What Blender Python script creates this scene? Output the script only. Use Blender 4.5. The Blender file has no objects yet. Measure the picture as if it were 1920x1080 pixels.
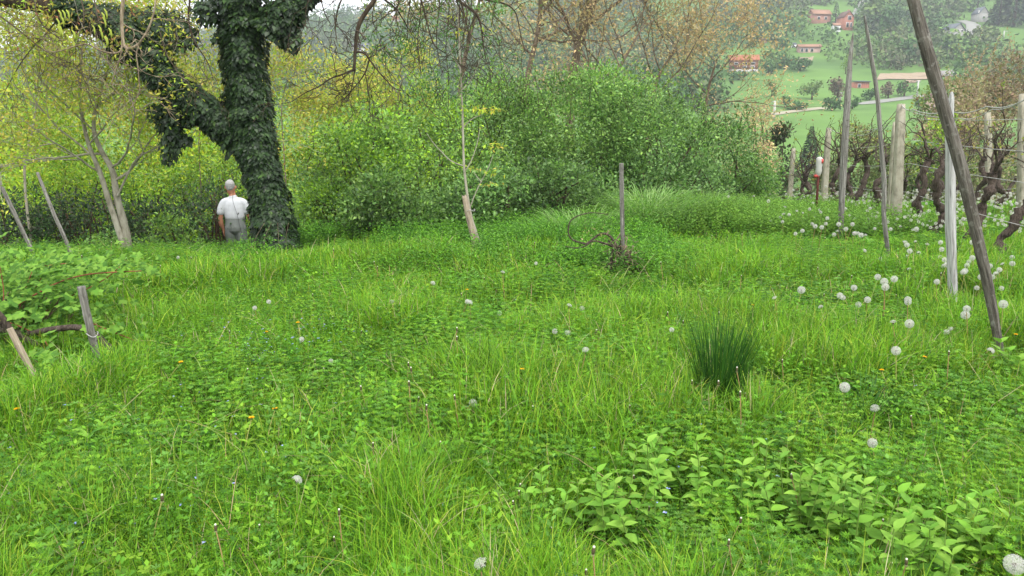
import bpy, math, random
import numpy as np
from mathutils import Vector, Matrix

SC = bpy.context.scene
COL = SC.collection
R = math.radians
rng = np.random.default_rng(7)
random.seed(7)

# ------------------------------------------------------------------ camera
PITCH = R(12.2)
EYE = np.array([0.0, 0.0, 1.6])
FPX = 1386.0
cam_d = bpy.data.cameras.new("camera")
cam = bpy.data.objects.new("camera", cam_d)
COL.objects.link(cam)
cam.location = EYE
cam.rotation_euler = (R(90) - PITCH, 0, 0)
cam_d.sensor_width = 36
cam_d.lens = 36 * FPX / 1920
cam_d.clip_start = 0.05
cam_d.clip_end = 5000
SC.camera = cam

# ------------------------------------------------------------------ sky and light (bright overcast)
SUN_EL, SUN_AZ = R(58), R(150)
world = bpy.data.worlds.new("World")
SC.world = world
world.use_nodes = True
wt = world.node_tree
wt.nodes.clear()
wo = wt.nodes.new('ShaderNodeOutputWorld')
wb = wt.nodes.new('ShaderNodeBackground')
sky = wt.nodes.new('ShaderNodeTexSky')
sky.sky_type = 'NISHITA'
sky.sun_disc = False
sky.sun_elevation = SUN_EL
sky.sun_rotation = SUN_AZ
sky.air_density = 1.0
sky.dust_density = 3.0
cl = wt.nodes.new('ShaderNodeMixRGB')          # cloud cover: most of the blue is hidden by pale cloud
tc = wt.nodes.new('ShaderNodeTexCoord')
mp = wt.nodes.new('ShaderNodeMapping'); mp.inputs['Scale'].default_value = (1, 1, 2.5)
nz = wt.nodes.new('ShaderNodeTexNoise'); nz.inputs['Scale'].default_value = 3.2; nz.inputs['Detail'].default_value = 6
cr = wt.nodes.new('ShaderNodeValToRGB')
cr.color_ramp.elements[0].position = .30; cr.color_ramp.elements[0].color = (9.6, 9.9, 10.4, 1)
cr.color_ramp.elements[1].position = .70; cr.color_ramp.elements[1].color = (12.0, 12.2, 12.4, 1)
cl.inputs[0].default_value = 0.88
wt.links.new(tc.outputs['Generated'], mp.inputs[0]); wt.links.new(mp.outputs[0], nz.inputs['Vector'])
wt.links.new(nz.outputs['Fac'], cr.inputs[0])
wt.links.new(sky.outputs[0], cl.inputs[1]); wt.links.new(cr.outputs[0], cl.inputs[2])
wt.links.new(cl.outputs[0], wb.inputs[0])
wb.inputs[1].default_value = 0.088
wt.links.new(wb.outputs[0], wo.inputs[0])

sl = bpy.data.lights.new("sun", 'SUN')
sun = bpy.data.objects.new("sun", sl)
COL.objects.link(sun)
sl.energy = 1.5
sl.angle = R(25)
sl.color = (1.0, 0.97, 0.92)
# light comes from behind-right of the camera, high
sun.rotation_euler = Vector((-math.sin(SUN_AZ) * math.cos(SUN_EL), -math.cos(SUN_AZ) * math.cos(SUN_EL), -math.sin(SUN_EL))).to_track_quat('-Z', 'Y').to_euler()
SC.view_settings.view_transform = 'Standard'
SC.view_settings.look = 'None'
SC.view_settings.exposure = 1.16
SC.view_settings.gamma = 1
SC.render.engine = 'CYCLES'
try:
    SC.cycles.volume_bounces = 0
    SC.cycles.transparent_max_bounces = 12
except Exception:
    pass

# ------------------------------------------------------------------ pixel -> place
SP, CP = math.sin(PITCH), math.cos(PITCH)
def ray(px, py):
    a = (px - 960) / FPX; b = (540 - py) / FPX
    return np.array([a, CP + b * SP, -SP + b * CP])
def at(px, py, Y):
    d = ray(px, py)
    return EYE + d * (Y / d[1])
def pix(P):
    P = np.asarray(P, float) - EYE
    f = P[..., 1] * CP - P[..., 2] * SP
    u = P[..., 1] * SP + P[..., 2] * CP
    return 960 + FPX * P[..., 0] / f, 540 - FPX * u / f

# ------------------------------------------------------------------ noise
def _hash(ix, iy, seed):
    h = (ix.astype(np.int64) * 374761393 + iy.astype(np.int64) * 668265263 + seed * 1442695041) & 0xffffffff
    h = ((h ^ (h >> 13)) * 1274126177) & 0xffffffff
    return ((h ^ (h >> 16)) & 0xffff) / 65535.0
def vnoise(x, y, seed=0):
    x = np.asarray(x, float); y = np.asarray(y, float)
    ix = np.floor(x); iy = np.floor(y); fx = x - ix; fy = y - iy
    fx = fx * fx * (3 - 2 * fx); fy = fy * fy * (3 - 2 * fy)
    a = _hash(ix, iy, seed); b = _hash(ix + 1, iy, seed); c = _hash(ix, iy + 1, seed); d = _hash(ix + 1, iy + 1, seed)
    return (a * (1 - fx) + b * fx) * (1 - fy) + (c * (1 - fx) + d * fx) * fy
def fbm(x, y, seed=0, o=3):
    s = 0; a = .5; t = 0
    for k in range(o):
        s = s + a * vnoise(np.asarray(x) * 2 ** k, np.asarray(y) * 2 ** k, seed + k * 17); t += a; a *= .5
    return s / t

# ------------------------------------------------------------------ terrain height
_rpx = [-200, 50, 350, 600, 800, 900, 1000, 1400, 2100]
_rpy = [125, 104, 68, 34, 26, 8, -30, -110, -150]
_u, _e = [], []
for a_, b_ in zip(_rpx, _rpy):
    d_ = ray(a_, b_); _u.append(d_[0] / d_[1]); _e.append(math.degrees(math.atan2(d_[2], d_[1])))
_fy = [40, 60, 80, 110, 130, 180, 240, 290, 350, 430, 520]
_fe = [-9, -5.5, -3.5, -.6, .25, 1.45, 3.6, 4.9, 6.7, 8.6, 10.6]
def H(x, y):
    x = np.asarray(x, float); y = np.asarray(y, float)
    d0 = np.interp(x, [-8, -3.5, -1, 1.2, 5, 9], [10.0, 10.2, 10.9, 12.2, 14.0, 14.0])
    S = np.interp(x, [-5, 0, 5], [.45, .35, .20]); s = np.interp(x, [-5, 0, 5], [.5, 1, 3])
    t = np.maximum(y - d0, 0)
    near = -np.minimum(S * (np.sqrt(t * t + s * s) - s), S * 3.6 + .10 * t)
    near = near + (fbm(x * .9, y * .9, 5) - .5) * .16 * np.clip(1 - (y - 20) / 20, 0, 1)
    near = near + .22 * np.exp(-((x - 2.4) / 1.5) ** 2 - ((y - 11.9) / 1.1) ** 2)
    near = near - .10 * np.clip(-x - 2.6, 0, 1) * np.clip(y - 8.6, 0, 1)
    near = near - .22 * np.clip((-x - 2.6) / 2, 0, 1) * np.clip(1 - np.abs(y - 5.2) / 2.5, 0, 1)
    ys = np.maximum(y, 30)
    u = x / ys
    em = np.interp(u, _u, _e)
    e = np.interp(ys, _fy, _fe)
    e = np.where(e > 0, e * em / 10.6, e)
    far = 1.6 + ys * np.tan(np.radians(e))
    beyond = np.maximum(ys - 520, 0)
    far = np.where(ys > 520, 1.6 + 520 * np.tan(np.radians(e)) - .25 * beyond, far)
    far = far + (fbm(x * .02, y * .02, 9) - .5) * np.clip((y - 90) / 200, 0, 1) * 6 * (ys < 505)
    k = np.clip((y - 42) / 36, 0, 1); k = k * k * (3 - 2 * k)
    return near * (1 - k) + far * k
def ground(px, py, ymin=1.0, ymax=700, h=0.0):
    d = ray(px, py)
    Y = ymin * (1.006 ** np.arange(0, int(math.log(ymax / ymin) / math.log(1.006))))
    P = EYE[None] + d[None] * (Y / d[1])[:, None]
    below = P[:, 2] < H(P[:, 0], P[:, 1]) + h
    i = int(np.argmax(below)) if below.any() else len(Y) - 1
    p = P[i].copy(); p[2] = float(H(p[0], p[1]))
    return p

# ------------------------------------------------------------------ mesh collecting
class MB:
    def __init__(s): s.V = []; s.F = []; s.C = []; s.n = 0; s.smooth = False
    def add(s, V, F, col=None):
        V = np.asarray(V, float).reshape(-1, 3)
        if isinstance(F, np.ndarray): F = [F]
        for f in F:
            if len(f): s.F.append(np.asarray(f, np.int64) + s.n)
        s.V.append(V)
        if col is None: col = (1, 1, 1)
        c = np.asarray(col, float)
        if c.ndim == 1: c = np.broadcast_to(c, (len(V), 3))
        s.C.append(c); s.n += len(V)
    def build(s, name, mat, parent=None, loc=None):
        me = bpy.data.meshes.new(name)
        o = bpy.data.objects.new(name, me); COL.objects.link(o)
        if parent is not None:
            o.parent = parent; off = np.array(parent.get('_loc', parent.location))
            if parent.get('_off') is not None: off = np.array(parent['_off'])
        elif loc is not None:
            off = np.asarray(loc, float); o.location = off
        else: off = np.zeros(3)
        if s.V:
            V = np.concatenate(s.V) - off
            C = np.concatenate(s.C)
            starts = []; tot = []; li = []
            p = 0
            for f in s.F:
                k = f.shape[1]; m = f.shape[0]
                starts.append(p + np.arange(m) * k); tot.append(np.full(m, k)); li.append(f.ravel()); p += m * k
            li = np.concatenate(li); starts = np.concatenate(starts)
            me.vertices.add(len(V)); me.vertices.foreach_set('co', V.astype(np.float32).ravel())
            me.loops.add(len(li)); me.loops.foreach_set('vertex_index', li.astype(np.int32))
            me.polygons.add(len(starts)); me.polygons.foreach_set('loop_start', starts.astype(np.int32))
            if s.smooth: me.polygons.foreach_set('use_smooth', np.ones(len(starts), bool))
            ca = me.color_attributes.new('tint', 'FLOAT_COLOR', 'POINT')
            ca.data.foreach_set('color', np.concatenate([C, np.ones((len(C), 1))], 1).astype(np.float32).ravel())
            me.update(calc_edges=True)
        if mat: me.materials.append(mat)
        if parent is not None: o['_off'] = [float(v) for v in off]
        return o

def thing(name, label, cat, loc=(0, 0, 0), group=None):
    o = bpy.data.objects.new(name, None); COL.objects.link(o)
    o.location = [float(v) for v in loc]; o.empty_display_size = .1
    o['_loc'] = [float(v) for v in loc]
    o['label'] = label; o['category'] = cat
    if group: o['group'] = group
    return o
def tag(o, label, cat, group=None, kind=None):
    o['label'] = label; o['category'] = cat
    if group: o['group'] = group
    if kind: o['kind'] = kind
    return o
def struct(o, label=None):
    o['kind'] = 'structure'
    if label: o['label'] = label
    return o

def norm(v):
    v = np.asarray(v, float)
    return v / np.maximum(np.linalg.norm(v, axis=-1, keepdims=True), 1e-9)

def tube(mb, pts, rad, sides=6, col=None, cap=True, wob=0, ell=None):
    pts = np.asarray(pts, float); m = len(pts)
    rad = np.asarray(rad, float)
    if rad.ndim == 0: rad = np.full(m, float(rad))
    if len(rad) != m: rad = np.interp(np.linspace(0, 1, m), np.linspace(0, 1, len(rad)), rad)
    T = np.gradient(pts, axis=0); T = norm(T)
    ax = np.zeros(3); ax[int(np.argmin(np.abs(T.mean(0))))] = 1
    A = norm(np.cross(T, ax)); B = np.cross(T, A)
    th = np.arange(sides) / sides * 2 * math.pi
    rr = rad[:, None] * np.ones(sides)[None]
    if wob: rr = rr * (1 + wob * (rng.random((m, sides)) - .5) * 2)
    V = pts[:, None] + rr[..., None] * (np.cos(th)[None, :, None] * A[:, None] + np.sin(th)[None, :, None] * B[:, None])
    i = np.arange(m - 1)[:, None] * sides; j = np.arange(sides)[None]; jn = (j + 1) % sides
    F = np.stack([i + j, i + jn, i + sides + jn, i + sides + j], -1).reshape(-1, 4)
    Fs = [F]
    if cap:
        Fs.append(np.arange(sides)[::-1].reshape(1, -1)); Fs.append((np.arange(sides) + (m - 1) * sides).reshape(1, -1))
    mb.add(V.reshape(-1, 3), Fs, col)

def box(mb, c, s, rot=0, col=None):
    c = np.asarray(c, float); s = np.asarray(s, float) / 2
    v = np.array([[x, y, z] for z in (-1, 1) for x, y in ((-1, -1), (1, -1), (1, 1), (-1, 1))]) * s
    cs, sn = math.cos(rot), math.sin(rot)
    v = np.stack([v[:, 0] * cs - v[:, 1] * sn, v[:, 0] * sn + v[:, 1] * cs, v[:, 2]], 1) + c
    mb.add(v, np.array([[3, 2, 1, 0], [4, 5, 6, 7], [0, 1, 5, 4], [1, 2, 6, 5], [2, 3, 7, 6], [3, 0, 4, 7]]), col)

def leaves(mb, P, D, N, L, W, col, fold=.2):
    P = np.asarray(P, float); n = len(P)
    if n == 0: return
    D = norm(D); Sd = norm(np.cross(D, N)); N = np.cross(Sd, D)
    L = np.broadcast_to(np.asarray(L, float), (n,))[:, None]; W = np.broadcast_to(np.asarray(W, float), (n,))[:, None]
    V = np.stack([P, P + D * L * .45 + Sd * W * .5 + N * fold * W, P + D * L, P + D * L * .45 - Sd * W * .5 + N * fold * W], 1)
    F = np.arange(n)[:, None] * 4 + np.arange(4)[None]
    col = np.asarray(col, float)
    if col.ndim == 1: col = np.broadcast_to(col, (n, 3))
    mb.add(V.reshape(-1, 3), F, np.repeat(col, 4, 0))

def rdir(n, r=None):
    r = r or rng
    return norm(r.normal(size=(n, 3)))

def mixcol(n, cols, w=None, jit=.12, r=None):
    r = r or rng
    cols = np.asarray(cols, float)
    idx = r.choice(len(cols), n, p=w)
    c = cols[idx] * (1 + (r.random((n, 1)) - .5) * 2 * jit) * (1 + (r.random((n, 3)) - .5) * jit * .6)
    return np.clip(c, .001, 1)

def grow(out, tips, p, d, L, r, lvl, maxl, rg, bend=.25, up=.05, kids=(2, 4), spread=.8, ratio=.68, n=6, rr=.55):
    p = np.asarray(p, float); d = norm(np.asarray(d, float))
    pts = [p]; dirs = [d]
    for k in range(n):
        d = norm(d + rg.normal(size=3) * bend * .5 + np.array([0, 0, up]))
        p = p + d * L / n; pts.append(p); dirs.append(d)
    out.append((np.array(pts), np.linspace(r, r * (.55 if lvl < maxl else .25), n + 1), lvl))
    if lvl >= maxl:
        for k in range(1, n + 1): tips.append((pts[k], dirs[k]))
        return
    if lvl >= maxl - 1:
        tips.append((pts[-1], d))
    nk = rg.integers(kids[0], kids[1] + 1)
    for k in range(nk):
        t = .35 + .65 * (k + rg.random() * .8) / nk; i = min(int(t * n), n)
        nd = norm(dirs[i] + norm(rg.normal(size=3)) * spread)
        grow(out, tips, pts[i], nd, L * ratio * (.75 + rg.random() * .5), r * rr * (1 - .25 * t), lvl + 1, maxl, rg, bend, up, kids, spread, ratio, max(4, n - 1), rr)
    grow(out, tips, pts[-1], d, L * ratio, r * .55, lvl + 1, maxl, rg, bend, up, kids, spread, ratio, max(4, n - 1), rr)

def smoothline(pts, k=4):
    pts = np.asarray(pts, float)
    for _ in range(2):
        q = [pts[0]]
        for a, b in zip(pts[:-1], pts[1:]):
            q += [a * .75 + b * .25, a * .25 + b * .75]
        q.append(pts[-1]); pts = np.array(q)
    return pts
def pline(pxs, Y):
    Y = np.broadcast_to(np.asarray(Y, float), (len(pxs),))
    return np.array([at(a[0], a[1], y) for a, y in zip(pxs, Y)])

# ------------------------------------------------------------------ materials
def new_mat(name):
    m = bpy.data.materials.new(name); m.use_nodes = True
    nt = m.node_tree; b = nt.nodes.get('Principled BSDF')
    return m, nt, b
def leaf_mat(name, trans=.3, rough=.55, spec=.25, var=.25):
    m, nt, b = new_mat(name)
    a = nt.nodes.new('ShaderNodeAttribute'); a.attribute_name = 'tint'
    g = nt.nodes.new('ShaderNodeTexCoord'); n = nt.nodes.new('ShaderNodeTexNoise'); n.inputs['Scale'].default_value = 25
    mr = nt.nodes.new('ShaderNodeMapRange'); mr.inputs[3].default_value = 1 - var; mr.inputs[4].default_value = 1 + var
    mm = nt.nodes.new('ShaderNodeVectorMath'); mm.operation = 'SCALE'
    nt.links.new(g.outputs['Object'], n.inputs['Vector']); nt.links.new(n.outputs['Fac'], mr.inputs[0])
    nt.links.new(a.outputs['Color'], mm.inputs[0]); nt.links.new(mr.outputs[0], mm.inputs['Scale'])
    nt.links.new(mm.outputs[0], b.inputs['Base Color'])
    b.inputs['Roughness'].default_value = rough; b.inputs['Specular IOR Level'].default_value = spec
    t = nt.nodes.new('ShaderNodeBsdfTranslucent'); nt.links.new(mm.outputs[0], t.inputs['Color'])
    x = nt.nodes.new('ShaderNodeMixShader'); x.inputs[0].default_value = trans
    nt.links.new(b.outputs[0], x.inputs[1]); nt.links.new(t.outputs[0], x.inputs[2])
    nt.links.new(x.outputs[0], nt.nodes['Material Output'].inputs[0])
    return m
def noise_mat(name, cols, scale=(8, 8, 8), detail=6, rough=.85, bump=.4, bscale=None, spec=.2, tint=False, pos=None, coord='Object', patchc=None):
    m, nt, b = new_mat(name)
    g = nt.nodes.new('ShaderNodeTexCoord'); mpn = nt.nodes.new('ShaderNodeMapping'); mpn.inputs['Scale'].default_value = scale
    n = nt.nodes.new('ShaderNodeTexNoise'); n.inputs['Scale'].default_value = 1; n.inputs['Detail'].default_value = detail; n.inputs['Roughness'].default_value = .65
    r = nt.nodes.new('ShaderNodeValToRGB')
    while len(r.color_ramp.elements) < len(cols): r.color_ramp.elements.new(.5)
    for i, c in enumerate(cols):
        r.color_ramp.elements[i].position = (pos[i] if pos else .3 + .4 * i / (len(cols) - 1)); r.color_ramp.elements[i].color = (*c, 1)
    nt.links.new(g.outputs[coord], mpn.inputs[0]); nt.links.new(mpn.outputs[0], n.inputs['Vector']); nt.links.new(n.outputs['Fac'], r.inputs[0])
    last = r.outputs[0]
    if tint:
        a = nt.nodes.new('ShaderNodeAttribute'); a.attribute_name = 'tint'
        mx = nt.nodes.new('ShaderNodeMixRGB'); mx.blend_type = 'MULTIPLY'; mx.inputs[0].default_value = 1
        nt.links.new(last, mx.inputs[1]); nt.links.new(a.outputs['Color'], mx.inputs[2]); last = mx.outputs[0]
    if patchc:
        n3 = nt.nodes.new('ShaderNodeTexNoise'); n3.inputs['Scale'].default_value = 26; n3.inputs['Detail'].default_value = 8
        r3 = nt.nodes.new('ShaderNodeValToRGB'); r3.color_ramp.elements[0].position = .56; r3.color_ramp.elements[1].position = .74
        x3 = nt.nodes.new('ShaderNodeMixRGB'); x3.inputs[2].default_value = (*patchc, 1)
        nt.links.new(g.outputs[coord], n3.inputs['Vector']); nt.links.new(n3.outputs['Fac'], r3.inputs[0]); nt.links.new(r3.outputs[0], x3.inputs[0]); nt.links.new(last, x3.inputs[1]); last = x3.outputs[0]
    nt.links.new(last, b.inputs['Base Color'])
    b.inputs['Roughness'].default_value = rough; b.inputs['Specular IOR Level'].default_value = spec
    if bump:
        bp = nt.nodes.new('ShaderNodeBump'); bp.inputs['Strength'].default_value = bump; bp.inputs['Distance'].default_value = .02
        nt.links.new(n.outputs['Fac'], bp.inputs['Height']); nt.links.new(bp.outputs[0], b.inputs['Normal'])
    return m
M = {}
M['grass'] = leaf_mat('grass_blades', .30, .5, .18, .2)
M['leaf'] = leaf_mat('leaf', .34, .6, .10)
M['ivy'] = leaf_mat('ivy_leaf', .08, .45, .3)
M['tint'] = leaf_mat('tinted', .0, .8, .15)
M['bushleaf'] = leaf_mat('bush_leaf', .30, .42, .35, .2)
M['seed'] = leaf_mat('seed_fluff', .45, .9, .0, .05)
_nt = M['seed'].node_tree; _o = _nt.nodes['Material Output']; _l = _o.inputs[0].links[0].from_socket; _t = _nt.nodes.new('ShaderNodeBsdfTransparent'); _x = _nt.nodes.new('ShaderNodeMixShader'); _x.inputs[0].default_value = .38
_nt.links.new(_l, _x.inputs[1]); _nt.links.new(_t.outputs[0], _x.inputs[2]); _nt.links.new(_x.outputs[0], _o.inputs[0])     # fluff is half see-through
M['bark'] = noise_mat('bark', [(.05, .04, .03), (.16, .13, .10), (.28, .25, .2)], (30, 30, 6), bump=.8, tint=True)
M['vinebark'] = noise_mat('vine_bark', [(.02, .015, .012), (.075, .055, .042), (.15, .12, .095)], (60, 60, 14), bump=1)
M['palebark'] = noise_mat('pale_bark', [(.17, .15, .11), (.34, .31, .24), (.44, .41, .33)], (18, 18, 7), bump=.4)
M['wood_grey'] = noise_mat('weathered_wood_grey', [(.07, .065, .055), (.23, .215, .19), (.4, .38, .35)], (70, 70, 3.5), bump=1, pos=[.32, .5, .68], patchc=(.10, .09, .075))
M['wood_dark'] = noise_mat('weathered_wood_dark', [(.03, .027, .022), (.12, .105, .085), (.24, .22, .19)], (60, 60, 5), bump=1, pos=[.32, .5, .72], patchc=(.28, .27, .235))
M['wood_white'] = noise_mat('weathered_wood_white', [(.14, .13, .12), (.46, .45, .43), (.62, .61, .59)], (70, 70, 3), bump=1, pos=[.33, .47, .65])
M['wood_tan'] = noise_mat('split_wood_tan', [(.14, .11, .08), (.36, .29, .21), (.48, .41, .31)], (70, 70, 4), bump=.8)
M['concrete'] = noise_mat('old_concrete', [(.17, .16, .12), (.36, .33, .25), (.46, .43, .34)], (12, 12, 6), bump=.5, detail=9)
M['wire'] = noise_mat('rusty_wire', [(.28, .27, .25), (.5, .49, .47)], (8, 8, 8), rough=.5, bump=0)
M['rust'] = noise_mat('rusty_rod', [(.06, .02, .015), (.13, .04, .03)], (20, 20, 20), bump=.3)
# ================================================================== GROUND
def make_ground():
    xs = np.concatenate([-np.geomspace(600, 12, 140), np.arange(-11.8, 14.8, .16), np.geomspace(15, 600, 140)])
    ys = np.concatenate([np.linspace(-60, 0, 12), np.arange(.3, 26, .16), np.geomspace(26.3, 660, 215)])
    X, Y = np.meshgrid(xs, ys)
    Z = H(X, Y)
    V = np.stack([X, Y, Z], -1).reshape(-1, 3)
    nx, ny = len(xs), len(ys)
    i = np.arange(ny - 1)[:, None] * nx + np.arange(nx - 1)[None]
    F = np.stack([i, i + 1, i + nx + 1, i + nx], -1).reshape(-1, 4)
    mb = MB(); mb.smooth = True; mb.add(V, F)
    m, nt, b = new_mat('ground_surface')
    g = nt.nodes.new('ShaderNodeTexCoord')
    sep = nt.nodes.new('ShaderNodeSeparateXYZ'); nt.links.new(g.outputs['Object'], sep.inputs[0])
    n1 = nt.nodes.new('ShaderNodeTexNoise'); n1.inputs['Scale'].default_value = 9; n1.inputs['Detail'].default_value = 8
    n2 = nt.nodes.new('ShaderNodeTexNoise'); n2.inputs['Scale'].default_value = .035; n2.inputs['Detail'].default_value = 10; n2.inputs['Roughness'].default_value = .62
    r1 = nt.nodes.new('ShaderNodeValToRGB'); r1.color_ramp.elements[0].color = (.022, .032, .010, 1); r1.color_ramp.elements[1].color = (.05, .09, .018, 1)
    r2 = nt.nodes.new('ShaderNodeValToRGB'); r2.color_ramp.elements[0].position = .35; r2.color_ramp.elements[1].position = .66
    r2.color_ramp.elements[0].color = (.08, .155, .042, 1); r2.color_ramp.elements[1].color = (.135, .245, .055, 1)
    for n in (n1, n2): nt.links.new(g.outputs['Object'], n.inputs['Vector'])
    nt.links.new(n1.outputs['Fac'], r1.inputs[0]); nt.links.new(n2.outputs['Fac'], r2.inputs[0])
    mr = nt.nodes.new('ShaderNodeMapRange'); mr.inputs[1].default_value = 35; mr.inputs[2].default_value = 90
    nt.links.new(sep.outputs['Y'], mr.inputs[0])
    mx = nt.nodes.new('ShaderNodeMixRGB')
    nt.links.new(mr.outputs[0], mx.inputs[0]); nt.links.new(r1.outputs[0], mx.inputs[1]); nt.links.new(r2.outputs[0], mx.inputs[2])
    nt.links.new(mx.outputs[0], b.inputs['Base Color']); b.inputs['Roughness'].default_value = .95; b.inputs['Specular IOR Level'].default_value = .1
    struct(mb.build('ground', m))
make_ground()

# ================================================================== GRASS AND HERBS
def wedge(n, r0, r1, margin=1.2, umin=-.78, umax=.78, r=None, p=1.0):
    """points over the meadow between depths r0 and r1"""
    r = r or rng
    y = r0 + (r1 - r0) * r.random(n) ** p
    w0 = umin * y - margin; w1 = umax * y + margin
    x = w0 + (w1 - w0) * r.random(n)
    return x, y
def blades(mb, x, y, L, W, bend, col, z=None, az=None, tilt=.15):
    n = len(x); z = H(x, y) - .01 if z is None else z
    az = rng.random(n) * 2 * math.pi if az is None else az
    dx, dy = np.cos(az), np.sin(az)
    sa = az + math.pi / 2 + (rng.random(n) - .5) * 1.2
    sx, sy = np.cos(sa), np.sin(sa)
    V = np.zeros((n, 7, 3)); k = 0
    for t, w in ((0, 1), (.4, .9), (.75, .6), (1, 0)):
        hor = L * (tilt * t + bend * t * t)
        cz = z + L * t * (1 - .35 * bend * t * t)
        cx = x + dx * hor; cy = y + dy * hor
        if w > 0:
            V[:, k] = np.stack([cx - sx * W * w * .5, cy - sy * W * w * .5, cz], 1)
            V[:, k + 1] = np.stack([cx + sx * W * w * .5, cy + sy * W * w * .5, cz], 1); k += 2
        else: V[:, k] = np.stack([cx, cy, cz], 1)
    b = np.arange(n)[:, None] * 7
    Q = np.concatenate([b + np.array([[0, 1, 3, 2]]), b + np.array([[2, 3, 5, 4]])])
    T = b + np.array([[4, 5, 6]])
    mb.add(V.reshape(-1, 3), [Q, T], np.repeat(col, 7, 0))

G_BRIGHT = (.18, .37, .018); G_MID = (.12, .285, .018); G_DEEP = (.05, .15, .016); G_YEL = (.32, .42, .04); G_DRY = (.42, .36, .2); G_BLUE = (.075, .195, .05)
GC = [G_BRIGHT, G_MID, G_DEEP, G_YEL, G_DRY]
def patch(x, y): return fbm(x * 1.05 + 11, y * 1.05, 31, 4)
CLEAR = [(ground(1168, 520), .42), (ground(1168, 560), .35), (ground(905, 484), .4), (at(520, 478, 9.6), .75), (ground(1130, 1010), .3), (ground(1250, 935), .28), (ground(1345, 800), .12), (ground(1886, 682), .32), (ground(1788, 577), .3), (ground(187, 694), .35), (ground(70, 725), .45), (ground(1669, 496), .3), (ground(1577, 450), .3), (ground(1690, 1060), .3), (ground(1480, 985), .3)]
def clearing(x, y):
    f = np.ones(len(x))
    for q_, r_ in CLEAR: f = np.minimum(f, np.clip(np.hypot(x - q_[0], (y - q_[1]) * np.where(y < q_[1], .38, 1)) / r_, .28, 1))
    return f
def keep(x, y):  # thin out where thickets, bramble or far slope begin
    return np.ones(len(x), bool)
mb = MB()
for (n, r0, r1, w, Lm, p) in ((95000, 1.25, 3.2, .0040, .27, .7), (120000, 3.2, 6.0, .0056, .27, .8), (150000, 6.0, 10.0, .0085, .27, .85), (45000, 10, 14.5, .014, .25, .9)):
    x, y = wedge(n, r0, r1, p=p)
    pt = patch(x, y)
    tall = np.clip((pt - .24) * 2.8, .68, 1.1)
    tall = tall * np.clip(1 - (y - 8.2) / 3.5 * .5, .5, 1) * np.where((x < -2) & (y > 8.4), .75, 1)
    tall = tall * clearing(x, y) * np.where(rng.random(n) < .12, 1.25, 1)
    k = rng.random(n) < np.clip(.80 + (pt - .36) * 2, .76, 1)
    x, y, pt, tall = x[k], y[k], pt[k], tall[k]; m = len(x)
    L = Lm * tall * (.55 + .75 * rng.random(m)); 
    col = mixcol(m, GC, [.46, .25, .12, .13, .04], .25)
    col = col * (.8 + .5 * fbm(x * 2.2, y * 2.2, 77))[:, None]
    blades(mb, x, y, L, w * (.6 + .8 * rng.random(m)), rng.random(m) * .8, col)
# vineyard end of the meadow, seen out to 26 m
n = 36000; y = 12 + 16 * rng.random(n) ** .8; x = 3.4 + (y * .80 - 2) * rng.random(n)
blades(mb, x, y, .15 * (.5 + rng.random(n)), .018 * (.6 + .8 * rng.random(n)), rng.random(n) * .8, mixcol(n, GC, [.5, .3, .1, .08, .02], .2))
# ungrazed strip along the left bank
n = 22000; x = -8.5 + 5.6 * rng.random(n); y = 8.7 + 3.6 * rng.random(n)
blades(mb, x, y, .15 * (.5 + rng.random(n)), .012 * (.6 + .8 * rng.random(n)), .3 + rng.random(n) * .6, mixcol(n, [G_BLUE, G_MID, G_BRIGHT], [.35, .3, .35], .15))
o = mb.build('meadow_grass', M['grass']); tag(o, 'dense bright green meadow grass covering the whole foreground', 'grass', kind='stuff')

def proto_quads(P, D, N, L, W, fold=.15):
    P = np.asarray(P, float); D = norm(D); Sd = norm(np.cross(D, N)); N = np.cross(Sd, D)
    L = np.broadcast_to(np.asarray(L, float), (len(P),))[:, None]; W = np.broadcast_to(np.asarray(W, float), (len(P),))[:, None]
    return np.stack([P, P + D * L * .5 + Sd * W * .5 + N * fold * W, P + D * L, P + D * L * .5 - Sd * W * .5 + N * fold * W], 1)
def pr_bedstraw(rg):
    Q = []
    for s in range(3):
        b = rg.normal(size=2) * .03; lean = rg.normal(size=2) * .25; h = .14 + rg.random() * .12
        for k in range(6):
            t = (k + 1) / 6; c = np.array([b[0] + lean[0] * h * t, b[1] + lean[1] * h * t, h * t])
            a = np.arange(6) / 6 * 6.283 + rg.random() * 2
            D = np.stack([np.cos(a), np.sin(a), np.full(6, .35)], 1)
            Q.append(proto_quads(np.repeat(c[None], 6, 0), D, np.array([0, 0, 1.]) + np.zeros((6, 3)), .020, .006))
    return np.concatenate(Q)
def pr_clover(rg):
    Q = []
    for s in range(13):
        b = rg.normal(size=2) * .055; h = .06 + rg.random() * .12; a0 = rg.random() * 6.28
        c = np.array([b[0], b[1], h]); up = norm(np.array([0, 0, 1.]) + rg.normal(size=3) * .6 + [0, -.35, 0])
        a = a0 + np.arange(3) * 2.094; D = norm(np.stack([np.cos(a), np.sin(a), np.full(3, .1)], 1))
        Q.append(proto_quads(np.repeat(c[None], 3, 0), D, np.repeat(up[None], 3, 0), .021, .017, .1))
    return np.concatenate(Q)
def pr_nettle(rg):
    Q = []
    for s in range(4):
        b = rg.normal(size=2) * .05; lean = rg.normal(size=2) * .2; h = .18 + rg.random() * .16
        for k in range(5):
            t = (k + 1.3) / 6.3; c = np.array([b[0] + lean[0] * h * t, b[1] + lean[1] * h * t, h * t])
            a = k * 1.57 + np.array([0, math.pi]) + rg.random() * .4
            D = np.stack([np.cos(a), np.sin(a), np.full(2, .15 + .5 * t)], 1)
            Q.append(proto_quads(np.repeat(c[None], 2, 0), D, np.array([0, 0, 1.]) + np.zeros((2, 3)), .040 * (1.15 - .55 * t), .022 * (1.15 - .55 * t)))
    return np.concatenate(Q)
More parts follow.
